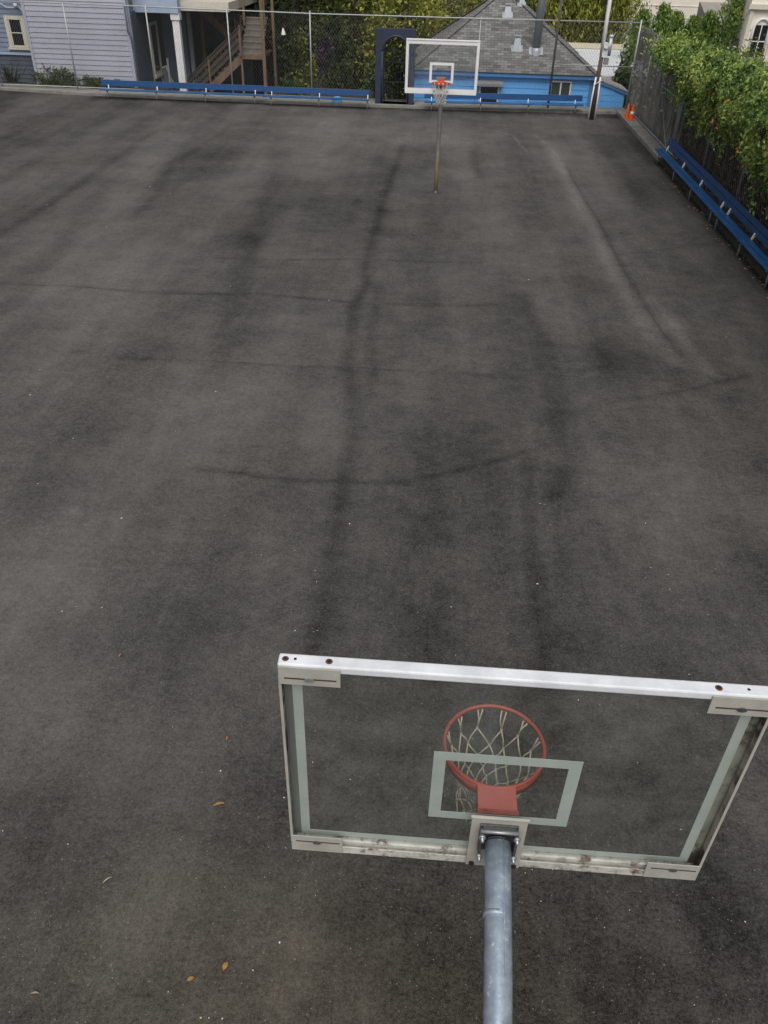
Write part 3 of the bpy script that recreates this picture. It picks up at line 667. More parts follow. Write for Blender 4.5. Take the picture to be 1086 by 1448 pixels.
# ------------------------------------------------------------------ arched gate
f = thing('arched_gate', 'dark navy gate surround with an arched opening behind the far hoop', 'gate', (-2.49,35.95,.11))
ou = [(-.83,0),(-.83,2.73),(.80,2.73),(.80,0)]
arc = [(.50*math.cos(a), 1.93+.5*math.sin(a)) for a in np.linspace(0, PI, 17)]
inn = [(.50,0)] + arc + [(-.50,0)]
m = MB(); ya, yb = -.18, .30
prof = [(.80,0),(.80,2.73),(-.83,2.73),(-.83,0)]
# left jamb, right jamb, and the spandrel over the arch as strips
m.box(-.83,-.50,ya,yb,0,1.93); m.box(.50,.80,ya,yb,0,1.93)
xs_ = [-.83] + [p[0] for p in arc[::-1]] + [.80]
for i in range(len(xs_)-1):
    x0_, x1_ = xs_[i], xs_[i+1]
    zl0 = 1.93 if i == 0 else arc[::-1][i-1][1]; zl1 = 1.93 if i == len(xs_)-2 else arc[::-1][i][1]
    if i == 0: zl0 = zl1 = 1.93
    if i == len(xs_)-2: zl0 = zl1 = 1.93
    m.prism([(x0_,zl0),(x1_,zl1),(x1_,2.73),(x0_,2.73)], 'y', ya, yb)
m.build('surround', NAVY, f)
m = MB(); m.tube([(.56*math.cos(a), ya-.012, 1.93+.56*math.sin(a)) for a in np.linspace(0, PI, 17)], .035, 6)
m.tube([(-.56,ya-.012,.02),(-.56,ya-.012,1.93)], .035, 6); m.tube([(.56,ya-.012,.02),(.56,ya-.012,1.93)], .035, 6); m.build('arch_moulding', NAVY, f)
m = MB()
for i in range(9):
    x = -.44 + .11*i; m.box(x-.007,x+.007,.14,.16,.03,1.9+.42*math.sqrt(max(.02,1-(x/.5)**2)))
for z in (.06,.75,1.5,1.93): m.box(-.49,.49,.135,.165,z,z+.035)
m.build('gate_leaf', BLACK, f)
m = MB(); m.box(.34,.38,.10,.134,1.0,1.06); m.build('latch', ZINC, f)
m = MB(); m.box(-.83,.83,-.32,.34,-.04,.0); m.build('threshold', CONC, f)

# ------------------------------------------------------------------ lilac house
def clap_x(m, x0, x1, z0, z1, y, p):
    z = z0
    while z < z1 - .01:
        zt = min(z + p - .02, z1); m.prism([(y,z),(y-.036,z),(y-.016,zt),(y,zt)], 'x', x0, x1); z += p
def clap_y(m, y0, y1, z0, z1, x, p, s=1):
    z = z0
    while z < z1 - .01:
        zt = min(z + p, z1); m.prism([(x,z),(x+s*.024,z),(x+s*.007,zt),(x,zt)], 'y', y0, y1); z += p
h = thing('lilac_house', 'lilac clapboard house at the far left with an open undercroft', 'house', (-16,40,-1.49))
H = lambda x, y, z: (x+16, y-40, z+1.49)
def hbox(m, x0, x1, y0, y1, z0, z1): return m.box(x0+16, x1+16, y0-40, y1-40, z0+1.49, z1+1.49)
m = MB(); clap_x(m, -18.5+16, -14.12+16, .2+1.49, 6.6+1.49, 37.02-40, .197); hbox(m, -18.5,-14.02,37.021,37.2,-1.4,6.6); m.build('front_wall', LILAC, h)
for xa in (-18.56,-14.12):
    m = MB(); hbox(m, xa,xa+.12,36.96,37.02,.15,6.6); m.build('corner_board', LILAC, h)
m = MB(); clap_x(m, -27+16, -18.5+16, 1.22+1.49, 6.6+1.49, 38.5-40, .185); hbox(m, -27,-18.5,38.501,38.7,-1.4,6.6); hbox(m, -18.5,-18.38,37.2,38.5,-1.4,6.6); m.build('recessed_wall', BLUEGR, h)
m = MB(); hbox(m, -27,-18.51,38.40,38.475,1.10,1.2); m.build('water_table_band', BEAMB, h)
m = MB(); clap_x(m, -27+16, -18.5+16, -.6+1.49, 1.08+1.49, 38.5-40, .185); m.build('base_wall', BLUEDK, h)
w = MB()
for bx in ((-20.14,-20.0,1.40,2.62),(-19.37,-19.23,1.40,2.62),(-20.0,-19.37,2.48,2.62),(-20.0,-19.37,1.40,1.48)): hbox(w, bx[0], bx[1], 38.39, 38.47, bx[2], bx[3])
wi = w.build('window', CREAMT, h)
m = MB(); hbox(m, -19.99,-19.38,38.44,38.455,1.49,2.47); m.build('pane', DKGL, wi)
m = MB(); hbox(m, -20.0,-19.93,38.415,38.438,1.49,2.47); hbox(m, -19.44,-19.37,38.415,38.438,1.49,2.47); hbox(m, -19.92,-19.45,38.42,38.438,1.95,1.99); m.build('sash', CREAMT, wi)
m = MB(); hbox(m, -20.22,-19.15,38.36,38.47,1.31,1.39); m.build('sill', CREAMT, wi)
m = MB(); m.tube([H(-22,38.33,3.12),H(-20.3,38.33,3.12),H(-20.05,38.33,3.05),H(-19.85,38.33,2.93),H(-19.3,38.33,2.93)], .03, 8); m.tube([H(-19.32,38.33,3.0),H(-18.95,38.33,2.55)], .022, 8); m.build('conduit', BEAMB, h)
m = MB(); m.lathe([(.0,0),(.05,.01),(.075,.09),(.085,.17),(.06,.18)], (0,0,0), 14); fl = m.build('floodlight', CREAMT, h, loc=H(-19.45,38.28,2.94)); fl.rotation_euler = (.5,.5,0)
m = MB(); hbox(m, -13.99,-13.9,37.0,37.1,-1.3,6.6); m.build('downpipe', BLUEGR, h)
m = MB(); m.tube([H(-14.06,36.93,3.3),H(-14.06,36.93,2.3),H(-13.98,36.93,2.15),H(-13.90,36.93,1.6),H(-13.9,36.93,-.5)], .035, 8); m.build('drain_pipe', BLUEDK, h)
m = MB(); hbox(m, -13.98,-12.02,37.75,38.15,2.97,3.42); hbox(m, -13.98,-12.02,37.78,38.12,3.425,6.6); m.build('porch_beam', BEAMB, h)
m = MB(); hbox(m, -12.36,-12.06,37.85,38.12,-1.4,2.969); hbox(m, -12.25,-12.17,37.835,37.849,-1.3,2.8); m.build('porch_post', WHITE, h)
m = MB(); hbox(m, -12.4,-12.0,37.80,38.14,2.72,2.968); m.build('post_capital', WHITE, h)
m = MB(); hbox(m, -12.58,-12.40,40.9,41.08,-1.4,3.0); m.build('porch_post', mat('grey_post_paint', (.36,.36,.36), (.3,.3,.3), 6, .6), h)
m = MB(); hbox(m, -11.98,-11.85,41.0,41.13,-1.4,3.0); m.build('porch_post', WOODB, h)
m = MB(); hbox(m, -13.98,-9.9,38.16,46,3.05,3.4); m.build('porch_ceiling', CREAMT, h)
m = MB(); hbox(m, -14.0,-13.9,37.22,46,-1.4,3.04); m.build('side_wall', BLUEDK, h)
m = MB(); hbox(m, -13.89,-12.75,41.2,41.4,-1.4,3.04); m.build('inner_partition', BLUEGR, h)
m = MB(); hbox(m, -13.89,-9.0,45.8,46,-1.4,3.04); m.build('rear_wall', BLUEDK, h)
m = MB()
for bx in ((39.2,39.32,.35,2.45),(40.2,40.32,.35,2.45),(39.32,40.2,2.33,2.45),(39.32,40.2,.35,.47)): hbox(m, -13.895,-13.82,bx[0],bx[1],bx[2],bx[3])
wi = m.build('window', CREAMT, h); m = MB(); hbox(m, -13.895,-13.87,39.33,40.19,.48,2.32); m.build('pane', DKGL, wi)
m = MB(); hbox(m, -13.895,-13.76,39.1,40.42,.24,.345); m.build('sill', CREAMT, wi)
m = MB(); hbox(m, -13.45,-13.37,39.9,39.98,-1.4,1.0); m.build('stub_post', CREAMT, h)
for bx in ((-10.6,-9.9,.9),(-13.2,-12.2,.8)):
    m = MB(); hbox(m, bx[0],bx[1],45.68,45.79,-1.3,bx[2]); m.build('door', BLACK, h)

m = MB(); M = Matrix.Translation((-13.75,40.2,-.35)) @ Matrix.Rotation(math.radians(-20), 4, 'Y')
for bx in ((0,.06,0,.9),(.44,.5,0,.9),(.06,.44,.84,.9),(.06,.44,0,.06)): m.box(bx[0], bx[1], 0, .05, bx[2], bx[3], M)
pf = m.build('leaning_panel', WHITE); tag(pf, 'white framed panel leaning in the open undercroft of the lilac house', 'panel')
m = MB(); m.box(.061,.439,.015,.035,.061,.839, M); m.build('infill', BLUEGR, pf)
m = MB(); m.box(-14.2,-12.75,39.4,40.9,-1.49,-.36); tag(m.build('storage_platform', BLUEDK), 'low dark platform inside the undercroft, under the leaning panel', 'platform')

# ------------------------------------------------------------------ wooden stairs
s = thing('wooden_staircase', 'dark weathered wooden staircase climbing beside the lilac house', 'staircase', (-10,40,-1.49))
T = lambda x, y, z: Vector((x+10, y-40, z+1.49))
def sbox(m, x0, x1, y0, y1, z0, z1): return m.box(x0+10, x1+10, y0-40, y1-40, z0+1.49, z1+1.49)
m = MB()
for i in range(14):
    x = -12.9 + i*.235; z = -1.2 + i*.196; sbox(m, x, x+.27, 39.0, 39.95, z, z+.045)
for i in range(13):
    x = -9.8 - i*.24; z = 1.55 + i*.2; sbox(m, x-.27, x, 40.55, 41.5, z, z+.045)
m.build('tread', WOODG, s)
m = MB()
for i in range(7):
    y = 39.1 + i*.24; z = 1.35 + i*.215; sbox(m, -9.72, -8.72, y, y+.28, z, z+.05); sbox(m, -9.70, -8.74, y+.02, y+.045, z-.17, z-.002)
m.build('upper_step', WOODG, s)
m = MB(); sbox(m, -9.8,-8.7,39.0,39.1,1.18,1.345); m.bar(T(-11.3,38.96,-.12), T(-9.72,38.96,1.18), .05, .30); m.bar(T(-13.0,39.98,-1.45), T(-9.72,39.98,1.2), .05, .28)
m.bar(T(-9.85,40.52,1.35), T(-12.8,40.52,3.85), .05, .30); m.build('stringer', WOODB, s)
m = MB(); sbox(m, -9.75,-8.72,39.1,41.55,1.25,1.30); m.build('landing', WOODD, s)
m = MB()
for dz in (.35,.62,.95): m.bar(T(-12.95,38.94,-1.35+dz), T(-9.70,38.94,1.36+dz), .04, .14)
for dz in (.55,.98): m.bar(T(-12.95,40.0,-1.35+dz), T(-9.7,40.0,1.36+dz), .04, .13)
for dz in (.6,1.0): m.bar(T(-9.8,40.5,1.6+dz), T(-12.6,40.5,3.95+dz), .04, .13)
m.bar(T(-12.9,38.92,-.2), T(-9.68,38.92,2.45), .10, .05); m.build('handrail', WOODD, s)
for i in range(16):
    x = -12.7 + i*.19; z = -1.15 + i*.163
    m = MB(); sbox(m, x-.02, x+.02, 38.965, 39.0, z+.05, z+.98); m.build('baluster', WOODD, s)
for i in range(9):
    x = -9.95 - i*.26; z = 1.72 + i*.218
    m = MB(); sbox(m, x-.02, x+.02, 40.47, 40.50, z, z+.95); m.build('baluster', WOODB, s)
for x, y, z0, z1, wd in ((-9.66,38.93,-1.4,1.2,.09),(-8.62,38.9,-1.4,4.6,.14),(-9.68,38.95,1.3,2.5,.10),(-9.70,40.2,2.4,5.2,.10),(-8.78,40.2,2.4,5.2,.10),(-11.2,38.95,-1.3,1.25,.07),(-12.3,38.95,-1.4,.4,.07),(-8.62,41.5,-1.4,4.5,.12)):
    m = MB(); sbox(m, x-wd/2, x+wd/2, y-wd/2, y+wd/2, z0, z1); m.build('post', WOODB, s)

# ------------------------------------------------------------------ bright blue house
h = thing('blue_house', 'bright blue bungalow with a grey shingled hip roof behind the far fence', 'house', (2.1,40.8,-1.49))
def bbox(m, x0, x1, y0, y1, z0, z1): return m.box(x0-2.1, x1-2.1, y0-40.8, y1-40.8, z0+1.49, z1+1.49)
m = MB(); bbox(m, -1.75,5.95,37.22,44.4,-1.4,1.26)
z = -.1
while z < 1.1:
    bbox(m, -1.749,5.83,37.190,37.2195,z,z+.222); z += .257
m.build('wall', HBLUE, h)
m = MB(); bbox(m, 5.84,5.97,37.18,37.219,-.2,1.14); m.build('corner_board', HBLUET, h)
m = MB(); bbox(m, -1.95,6.12,36.98,37.06,1.10,1.255); bbox(m, -1.95,6.12,37.061,37.195,1.13,1.16); m.build('gutter', HBLUET, h)
m = MB(); bbox(m, -1.76,6.0,37.12,37.195,-.3,-.12); m.build('base_band', CONC, h)
# hip roof
e0, e1, f0, f1, ze, sl = -1.98, 6.15, 36.95, 44.65, 1.262, .70
ax = (e0+e1)/2; half = (f1-f0)/2; zr = ze + half*sl
A, B_, C_, D_ = (e0,f0,ze),(e1,f0,ze),(e1,f1,ze),(e0,f1,ze); R1, R2 = (e0+half,f0+half,zr),(e1-half,f0+half,zr)
def loc_b(p): return (p[0]-2.1, p[1]-40.8, p[2]+1.49)
me = bpy.data.meshes.new('roof'); bm = bmesh.new(); uvl = bm.loops.layers.uv.new('UVMap')
kk = math.sqrt(1+sl*sl)
for poly, ua in (((A,B_,R2,R1),'x'),((B_,C_,R2),'y'),((C_,D_,R1,R2),'x'),((D_,A,R1),'y'),((A,D_,C_,B_),None)):
    vs = [bm.verts.new(loc_b((p[0],p[1],p[2] - (.03 if ua is None else 0)))) for p in poly]; fc = bm.faces.new(vs)
    for lp, p in zip(fc.loops, poly):
        u = p[0] if ua != 'y' else p[1]
        lp[uvl].uv = (u, (p[2]-ze)/sl*kk)
bm.to_mesh(me); bm.free(); me.materials.append(SHING); ro = bpy.data.objects.new('roof', me); COL.objects.link(ro); ro.parent = h
m = MB()
def caps(a, b):
    a = Vector(loc_b(a)); b = Vector(loc_b(b)); n = int((b-a).length/.2); d = (b-a)/n
    for i in range(n):
        p = a + d*i; m.bar(p + Vector((0,0,.018)), p + d*1.1 + Vector((0,0,.004)), .26, .022)
for a, b in ((A,R1),(B_,R2),(C_,R2),(D_,R1),(R1,R2)): caps(a, b)
m.build('hip_cap', HIPC, ro)
def roof_z(y): return ze + sl*(y - f0)
def vent(x, y, w, hh):
    z = roof_z(y); m = MB(); p = loc_b((x,y,z))
    m.box(p[0]-w*1.15, p[0]+w*1.15, p[1]-w*1.1, p[1]+.12, p[2]-.02, p[2]+.010, Matrix.Translation(p) @ Matrix.Rotation(math.atan(sl),4,'X') @ Matrix.Translation((-p[0],-p[1],-p[2])))
    q = Vector(p)
    vs = [(q.x-w,q.y-w,q.z-.2),(q.x+w,q.y-w,q.z-.2),(q.x+w,q.y+w,q.z-.1),(q.x-w,q.y+w,q.z-.1),(q.x-w*.55,q.y-w*.5,q.z+hh),(q.x+w*.55,q.y-w*.5,q.z+hh),(q.x+w*.55,q.y+w*.5,q.z+hh),(q.x-w*.55,q.y+w*.5,q.z+hh)]
    m.add(vs, [(0,3,2,1),(4,5,6,7),(0,1,5,4),(1,2,6,5),(2,3,7,6),(3,0,4,7)])
    m.box(q.x-w*.75,q.x+w*.75,q.y-w*.7,q.y+w*.7,q.z+hh+.06,q.z+hh+.10); m.box(q.x-w*.45,q.x+w*.45,q.y-w*.4,q.y+w*.4,q.z+hh,q.z+hh+.06)
    m.build('roof_vent', VENTM, ro)
vent(2.19,39.72,.20,.30); vent(2.63,38.15,.21,.36); vent(2.80,40.25,.16,.22)
p = loc_b((3.45,37.98,roof_z(37.98)))
m = MB(); m.cyl((p[0],p[1],p[2]-.3),(p[0],p[1],p[2]+4.6), .17, 18); fu = m.build('flue_pipe', FLUE, ro)
m = MB(); m.lathe([(.23,-.2),(.21,.0),(.19,.12),(.172,.14)], p, 18); m.box(p[0]-.30,p[0]+.30,p[1]-.18,p[1]+.25,p[2]-.03,p[2]+.012, Matrix.Translation(p) @ Matrix.Rotation(math.atan(sl),4,'X') @ Matrix.Translation((-p[0],-p[1],-p[2]))); m.build('flashing', VENTM, fu)
def bwin(x0, x1, z0, z1, mull, inside):
    m = MB(); t_ = .06
    bbox(m, x0-t_, x1+t_, 37.14, 37.194, z1, z1+t_); bbox(m, x0-t_, x1+t_, 37.14, 37.194, z0-t_, z0); bbox(m, x0-t_, x0, 37.14, 37.194, z0, z1); bbox(m, x1, x1+t_, 37.14, 37.194, z0, z1)
    if mull: bbox(m, (x0+x1)/2-.03, (x0+x1)/2+.03, 37.145, 37.185, z0, z1)
    wi = m.build('window', WHITE, h); m = MB(); bbox(m, x0, x1, 37.186, 37.1955, z0, z1); m.build('pane', inside, wi); return wi
bwin(4.22,5.00,.36,.95,True,CURT)
wi = bwin(1.18,1.92,-.05,.68,False,DKGL)
m = MB()
for i in range(9): bbox(m, 1.22+i*.083,1.235+i*.083,37.15,37.165,-.04,.67)
m.build('window_grille', BLACK, wi)
m = MB(); m.prism([(36.80-40.8,.74+1.49),(36.80-40.8,.83+1.49),(37.19-40.8,.96+1.49),(37.19-40.8,.74+1.49)], 'x', .90-2.1, 2.12-2.1); m.build('window_awning', AWN, h)

# lean-to at its right
a = thing('blue_shed', 'small blue lean-to shed with a sloping grey roof at the right of the bungalow', 'shed', (6.8,38,-1.49))
m = MB(); m.prism([(6.13-6.8,-1.4+1.49),(7.40-6.8,-1.4+1.49),(7.40-6.8,.66+1.49),(6.13-6.8,1.06+1.49)], 'y', 37.22-38, 39.2-38)
for z0 in (.02,.27,.52):
    x1 = 7.39 if z0 + .235 < .62 else 7.39 - (z0+.235-.62)/.315
    m.box(6.14-6.8, x1-6.8, 37.197-38, 37.2195-38, z0+1.49, z0+.235+1.49)
m.build('wall', HBLUE, a)
m = MB(); m.bar((6.10-6.8,37.15-38,1.05+1.49),(7.52-6.8,37.15-38,.60+1.49),.05,.10,(0,0,1)); m.build('fascia', HBLUET, a)
m = MB(); M = None
m.add([(6.08-6.8,37.10-38,1.115+1.49),(7.56-6.8,37.10-38,.645+1.49),(7.56-6.8,39.4-38,.645+1.49),(6.08-6.8,39.4-38,1.115+1.49),(6.08-6.8,37.10-38,1.15+1.49),(7.56-6.8,37.10-38,.68+1.49),(7.56-6.8,39.4-38,.68+1.49),(6.08-6.8,39.4-38,1.15+1.49)], [(0,3,2,1),(4,5,6,7),(0,1,5,4),(1,2,6,5),(2,3,7,6),(3,0,4,7)])
m.build('roof', TAUPE, a)

# white flat roofed building behind
a = thing('white_building', 'low building with a white flat roof behind the blue bungalow', 'building', (8,46,-1.49))
Lp = [(6.6,40.0),(13,40.0),(13,50.4),(2.5,50.4),(2.5,45.6),(6.6,45.6)]
m = MB(); m.prism([(x-8,y-46) for x, y in Lp], 'z', .0, 2.34); m.build('wall', BEIGE, a)
m = MB(); m.prism([(x-8+(.02 if x > 3 else -.02),y-46) for x, y in Lp], 'z', 2.344, 2.40); m.build('roof', WROOF, a)
m = MB(); m.box(2.5-8,13-8,50.25-46,50.6-46,2.42,2.66); m.build('parapet', TANCAP, a)

# ------------------------------------------------------------------ utility pole, cones, bag
u = thing('utility_pole', 'utility pole with white conduits and a meter box beside the blue shed', 'utility pole', (5.68,34.46,0))
m = MB(); m.tube([(0,0,0),(0,0,1.6),(.01,0,2.3)], [.088,.085,.08], 14); m.build('wood_post', POLEW, u)
m = MB(); m.tube([(-.125,-.03,0),(-.118,-.03,.8),(-.085,-.05,1.55)], .033, 8); m.build('conduit', WHITE, u)
m = MB(); m.tube([(.125,-.03,0),(.118,-.03,.8),(.085,-.05,1.55)], .033, 8); m.build('conduit', WHITE, u)
m = MB(); m.tube([(-.10,-.10,1.28),(.02,-.13,1.37),(.13,-.08,1.45)], .018, 6); m.build('strap', WHITE, u)
m = MB(); m.tube([(.0,0,2.3),(-.01,0,3.5),(-.03,0,7.0)], [.08,.078,.072], 14); m.build('sheathed_post', POLEP, u)
m = MB(); m.box(.12,.30,-.1,.05,1.99,2.22); m.build('junction_box', AWN, u)
m = MB(); m.cyl((.26,-.05,2.30),(.26,-.05,2.93), .075, 14); m.lathe([(.075,.0),(.10,.02),(.10,.07),(.06,.10)], (.26,-.05,2.92), 14); m.build('vent_pipe', VENTM, u)
m = MB(); m.cyl((.10,-.02,2.66),(.10,-.22,2.66), .105, 16); m.box(.0,.2,-.12,.02,2.25,2.6); m.build('meter', POLEP, u)

def cone(label, x, y, rz, bands, hgt):
    hgt *= .88
    c = thing('traffic_cone', label, 'traffic cone', (x,y,.132), rz, 'orange cones on the kerb')
    m = MB(); m.box(-.135,.135,-.135,.135,0,.025); m.build('base', CONEO, c, bevel=.008)
    r = lambda z: .10 - .073*z/hgt
    m = MB(); m.lathe([(r(.02),.02),(r(hgt*.5),hgt*.5),(r(hgt),hgt),(r(hgt)*.7,hgt+.01)], (0,0,0), 20); m.build('body', CONEO, c)
    for z0, z1 in bands:
        m = MB(); m.lathe([(r(z0)+.004,z0),(r(z1)+.004,z1),(r(z1),z1+.002)], (0,0,0), 20); m.build('reflective_band', CONEW, c)
cone('front orange traffic cone with a white reflective band', 7.17,33.95,.3,((.22,.31),),.62)
cone('plain orange traffic cone behind the banded one', 7.06,34.32,.9,(),.60)
m = MB(); m.add([(-.2,-.12,0),(.2,-.12,0),(.2,.12,0),(-.2,.12,0),(-.21,-.13,.17),(.19,-.12,.18),(.2,.12,.17),(-.19,.13,.18),(-.05,-.03,.24),(.05,.0,.25)],
    [(0,3,2,1),(0,1,5,4),(1,2,6,5),(2,3,7,6),(3,0,4,7),(4,5,9,8),(6,7,8,9),(5,6,9),(7,4,8)])
tag(m.build('plastic_bag', BAGB, bevel=.02, loc=(-4.92,35.5,.111)), 'light blue plastic bag on the kerb behind the middle bench', 'bag')

# ------------------------------------------------------------------ vegetation
def limb(m, a, b, r0, r1, rr, n=5):
    a = Vector(a); b = Vector(b); path = []; L_ = (b-a).length
    for i in range(n+1):
        t_ = i/n; j = L_*.05*(1 if 0 < i < n else 0)
        path.append(a.lerp(b, t_) + Vector((rr.uniform(-j,j), rr.uniform(-j,j), rr.uniform(-j,j))))
    m.tube(path, [r0+(r1-r0)*i/n for i in range(n+1)], 7)
def clump_points(n, nc, c, r, seed, spread=.28, hollow=.35):
    g_ = np.random.default_rng(seed); d = g_.normal(size=(nc,3)); d /= np.linalg.norm(d,axis=1,keepdims=True)
    rad = (hollow + (1-hollow)*g_.random((nc,1))**.6); cen = d*rad*np.asarray(r) + np.asarray(c)
    k = g_.integers(0, nc, n); sz = (.6+.8*g_.random(nc))[k][:,None]
    return cen[k] + g_.normal(size=(n,3))*spread*np.asarray(r)*sz*.62, cen
def tree(name, label, loc, h, cr, cz, lm, n, size, seed, nc=34, aspect=.5, droop=None, group='trees behind the far fence', cat='tree', spread=.28):
    rr = random.Random(seed); t = thing(name, label, cat, loc, 0, group)
    P_, cen = clump_points(n, nc, (0,0,cz), cr, seed, spread)
    P_ = P_[P_[:,2] > .15]
    m = MB(); r0 = .035*h+.04
    tp = [(0,0,-.1),(rr.uniform(-.1,.1),rr.uniform(-.1,.1),h*.25),(rr.uniform(-.2,.2),rr.uniform(-.2,.2),h*.5),(rr.uniform(-.3,.3),rr.uniform(-.3,.3),h*.85)]
    m.tube(tp, [r0,r0*.8,r0*.6,r0*.2], 9)
    for i in range(min(14, nc)):
        c = cen[i*2 % nc]; z = max(.3, min(h*.7, c[2]*.6)); limb(m, (0,0,z), c, r0*.3, r0*.06, rr)
    m.build('trunk', BARK, t)
    leaves('crown', P_, size, lm, t, aspect, droop, seed=seed)
    return t
G0 = -1.5
TR = [
 ('dark_tree','dark leafy tree beside the wooden stairs',(-8.2,44.5,G0),8.5,(2.6,2.6,3.8),4.2,L_DARK,9000,.20,1),
 ('broadleaf_tree','yellow green tree in the garden behind the middle bench',(-5.2,47.5,G0),8,(2.7,2.2,3.9),4.4,L_YEL,10000,.17,2),
 ('broadleaf_tree','olive tree directly behind the navy arched gate',(-2.6,46,G0),8,(2.2,2.2,3.8),4.1,L_YEL,8000,.18,3),
 ('broadleaf_tree','olive green tree rising behind the left slope of the hip roof',(-.4,52,G0),9,(3.0,2.6,4.4),4.6,L_YEL,9000,.18,4),
 ('broadleaf_tree','mid green tree behind the ridge of the hip roof',(2.6,54,G0),9,(2.6,2.5,4.4),4.8,L_MID,9000,.18,5),
 ('broadleaf_tree','tall olive tree at the back, above the fence left of the gate',(-7.5,57,G0),10,(4.0,3,4.8),5.2,L_YEL,9000,.2,8),
 ('dark_tree','tall dark tree at the very back left of the garden',(-12,55,G0),10,(3.6,3,4.8),5.0,L_DARK,8000,.2,9),
 ('dark_tree','wide dark tree at the back between the olive trees',(-3.2,60,G0),10,(3.4,3,5.0),5.2,L_DARK,8000,.2,10),
]
for a_ in TR: tree(*a_)
# drooping tree: strands of leaves hanging from arching limbs
def weeping(name, label, loc, h, rx, seed, n):
    rr = random.Random(seed); g_ = np.random.default_rng(seed); t = thing(name, label, 'tree', loc, 0, 'drooping trees behind the white roof')
    m = MB(); m.tube([(0,0,-.1),(.1,0,h*.4),(-.1,.1,h*.75)], [.28,.2,.1], 9); P_ = []
    for i in range(60):
        a = rr.uniform(0,2*PI); r = rx*math.sqrt(rr.random()); z1 = h*(1-.35*(r/rx)**2)*rr.uniform(.8,1); top = Vector((math.cos(a)*r, math.sin(a)*r*.8, z1))
        if i < 16: limb(m, (0,0,h*rr.uniform(.35,.7)), top, .07, .015, rr)
        for s_ in range(5):
            L_ = rr.uniform(.35,.9)*z1; q = int(n/300); tt = g_.random((q,1)); off = g_.normal(size=(1,3))*.35
            P_.append(np.array(top)+off*np.array([1,1,.4]) + np.array([0,0,-1])*tt*L_ + g_.normal(size=(q,3))*np.array([.09,.09,.05]))
    m.build('trunk', BARK, t); P_ = np.concatenate(P_); P_ = P_[P_[:,2] > .3]
    leaves('crown', P_, .24, L_YEL, t, .28, (0,0,-1.3), seed=seed)
weeping('weeping_tree', 'drooping olive green tree left of the utility pole', (6.3,55.5,G0), 8.5, 2.3, 21, 15000)
weeping('weeping_tree', 'drooping olive green tree right of the utility pole', (9.2,56.5,G0), 8.0, 1.9, 22, 13000)
# garden shrubs
def shrub(name, label, loc, r, lm, n, size, seed, group='shrubs in the garden', cat='shrub', aspect=.5):
    t = thing(name, label, cat, loc, 0, group); rr = random.Random(seed)
    P_, cen = clump_points(n, 16, (0,0,r[2]*.95), r, seed, .34, .3); P_ = P_[P_[:,2] > .02]
    m = MB()
    for i in range(8): limb(m, (rr.uniform(-.1,.1)*r[0],rr.uniform(-.1,.1)*r[1],-.03), cen[i], .03*max(r), .008, rr, 4)
    m.build('stem', BARK, t); leaves('foliage', P_, size, lm, t, aspect, seed=seed); return t
shrub('flowering_shrub','purple flowering shrub behind the middle of the garden fence',(-6.2,42.2,.2),(.5,.5,.85),L_PUR,900,.13,31)
shrub('shrub','dark round shrub under the purple one',(-4.8,40.4,G0),(1.1,.8,1.3),L_DARK,2600,.14,32)
shrub('shrub','leafy green shrub beside the left jamb of the gate',(-3.8,39.6,G0),(.7,.6,1.15),L_MID,2200,.15,33)
shrub('shrub','low green shrub at the foot of the stairs',(-7.6,39.4,G0),(.9,.7,.95),L_MID,2200,.14,34)
shrub('shrub','dark shrub seen through the arched gate',(-2.3,39.8,G0),(.9,.7,1.6),L_DARK,2600,.14,35)
shrub('shrub','yellow green shrub beside the brown stair post',(-7.3,43.0,G0),(.9,.8,1.8),L_YEL,2600,.15,36)
shrub('shrub','broad leaved bush between the blue shed and the windscreen',(7.65,39.55,-.9),(.52,.6,1.45),L_MID,1100,.26,37,aspect=.42)
m = MB(); m.box(-8.4,-3.6,39.0,39.07,-1.49,.0)
for i in range(20): m.box(-8.38+i*.24,-8.20+i*.24,38.975,38.999,-1.45,.12)
tag(m.build('garden_fence', WOODD), 'low dark board fence inside the garden behind the middle bench', 'fence')
# weeds along the lilac wall
for i, (x, r, lb) in enumerate(((-18.0,(.55,.22,.36),'weedy green plant left of the fence post at the lilac wall'),(-17.1,(.65,.22,.42),'tallest weedy plant at the foot of the lilac wall'),(-15.9,(.55,.2,.24),'low weeds right of the fence post at the lilac wall'),(-14.7,(.55,.2,.22),'low weeds behind the left end of the bench'))):
    shrub('weed_clump', lb, (x,36.72,.13), r, L_MID, 900, .085, 40+i, 'weeds along the lilac wall', 'plant')
t = thing('spiky_plant', 'tall spiky plant at the far left corner in front of the window', 'plant', (-19.75,37.2,.1)); rr = random.Random(9)
for i in range(1):
    m = MB()
    for k_ in range(46):
        a = rr.uniform(0,2*PI); L_ = rr.uniform(.7,1.5); el = rr.uniform(.35,1.35); p0 = Vector((rr.uniform(-.2,.2),rr.uniform(-.1,.1),0)); d = Vector((math.cos(a)*math.cos(el), math.sin(a)*math.cos(el)*.5, math.sin(el)))
        mid_ = p0 + d*L_*.6; tip = p0 + d*L_ + Vector((0,0,-.25*L_)); w_ = Vector((-d.y, d.x, 0)).normalized()*.035
        m.add([p0-w_*.5,p0+w_*.5,mid_+w_,mid_-w_,tip], [(0,1,2,3),(3,2,4)])
    m.build('foliage', L_DARK, t)
m = MB(); m.tube([(-17.6,36.7,.3),(-17.85,36.65,.75),(-18.0,36.65,1.0)], .012, 5)
for z_ in (.6,.75,.88,.98): m.lathe([(.0,0),(.035,.02),(.03,.06),(0,.07)], (-17.6-(z_-.3)*.56,36.66,z_), 7)
tag(m.build('seed_stalk', STEM), 'dry brown seed stalk leaning in front of the lilac wall', 'plant')
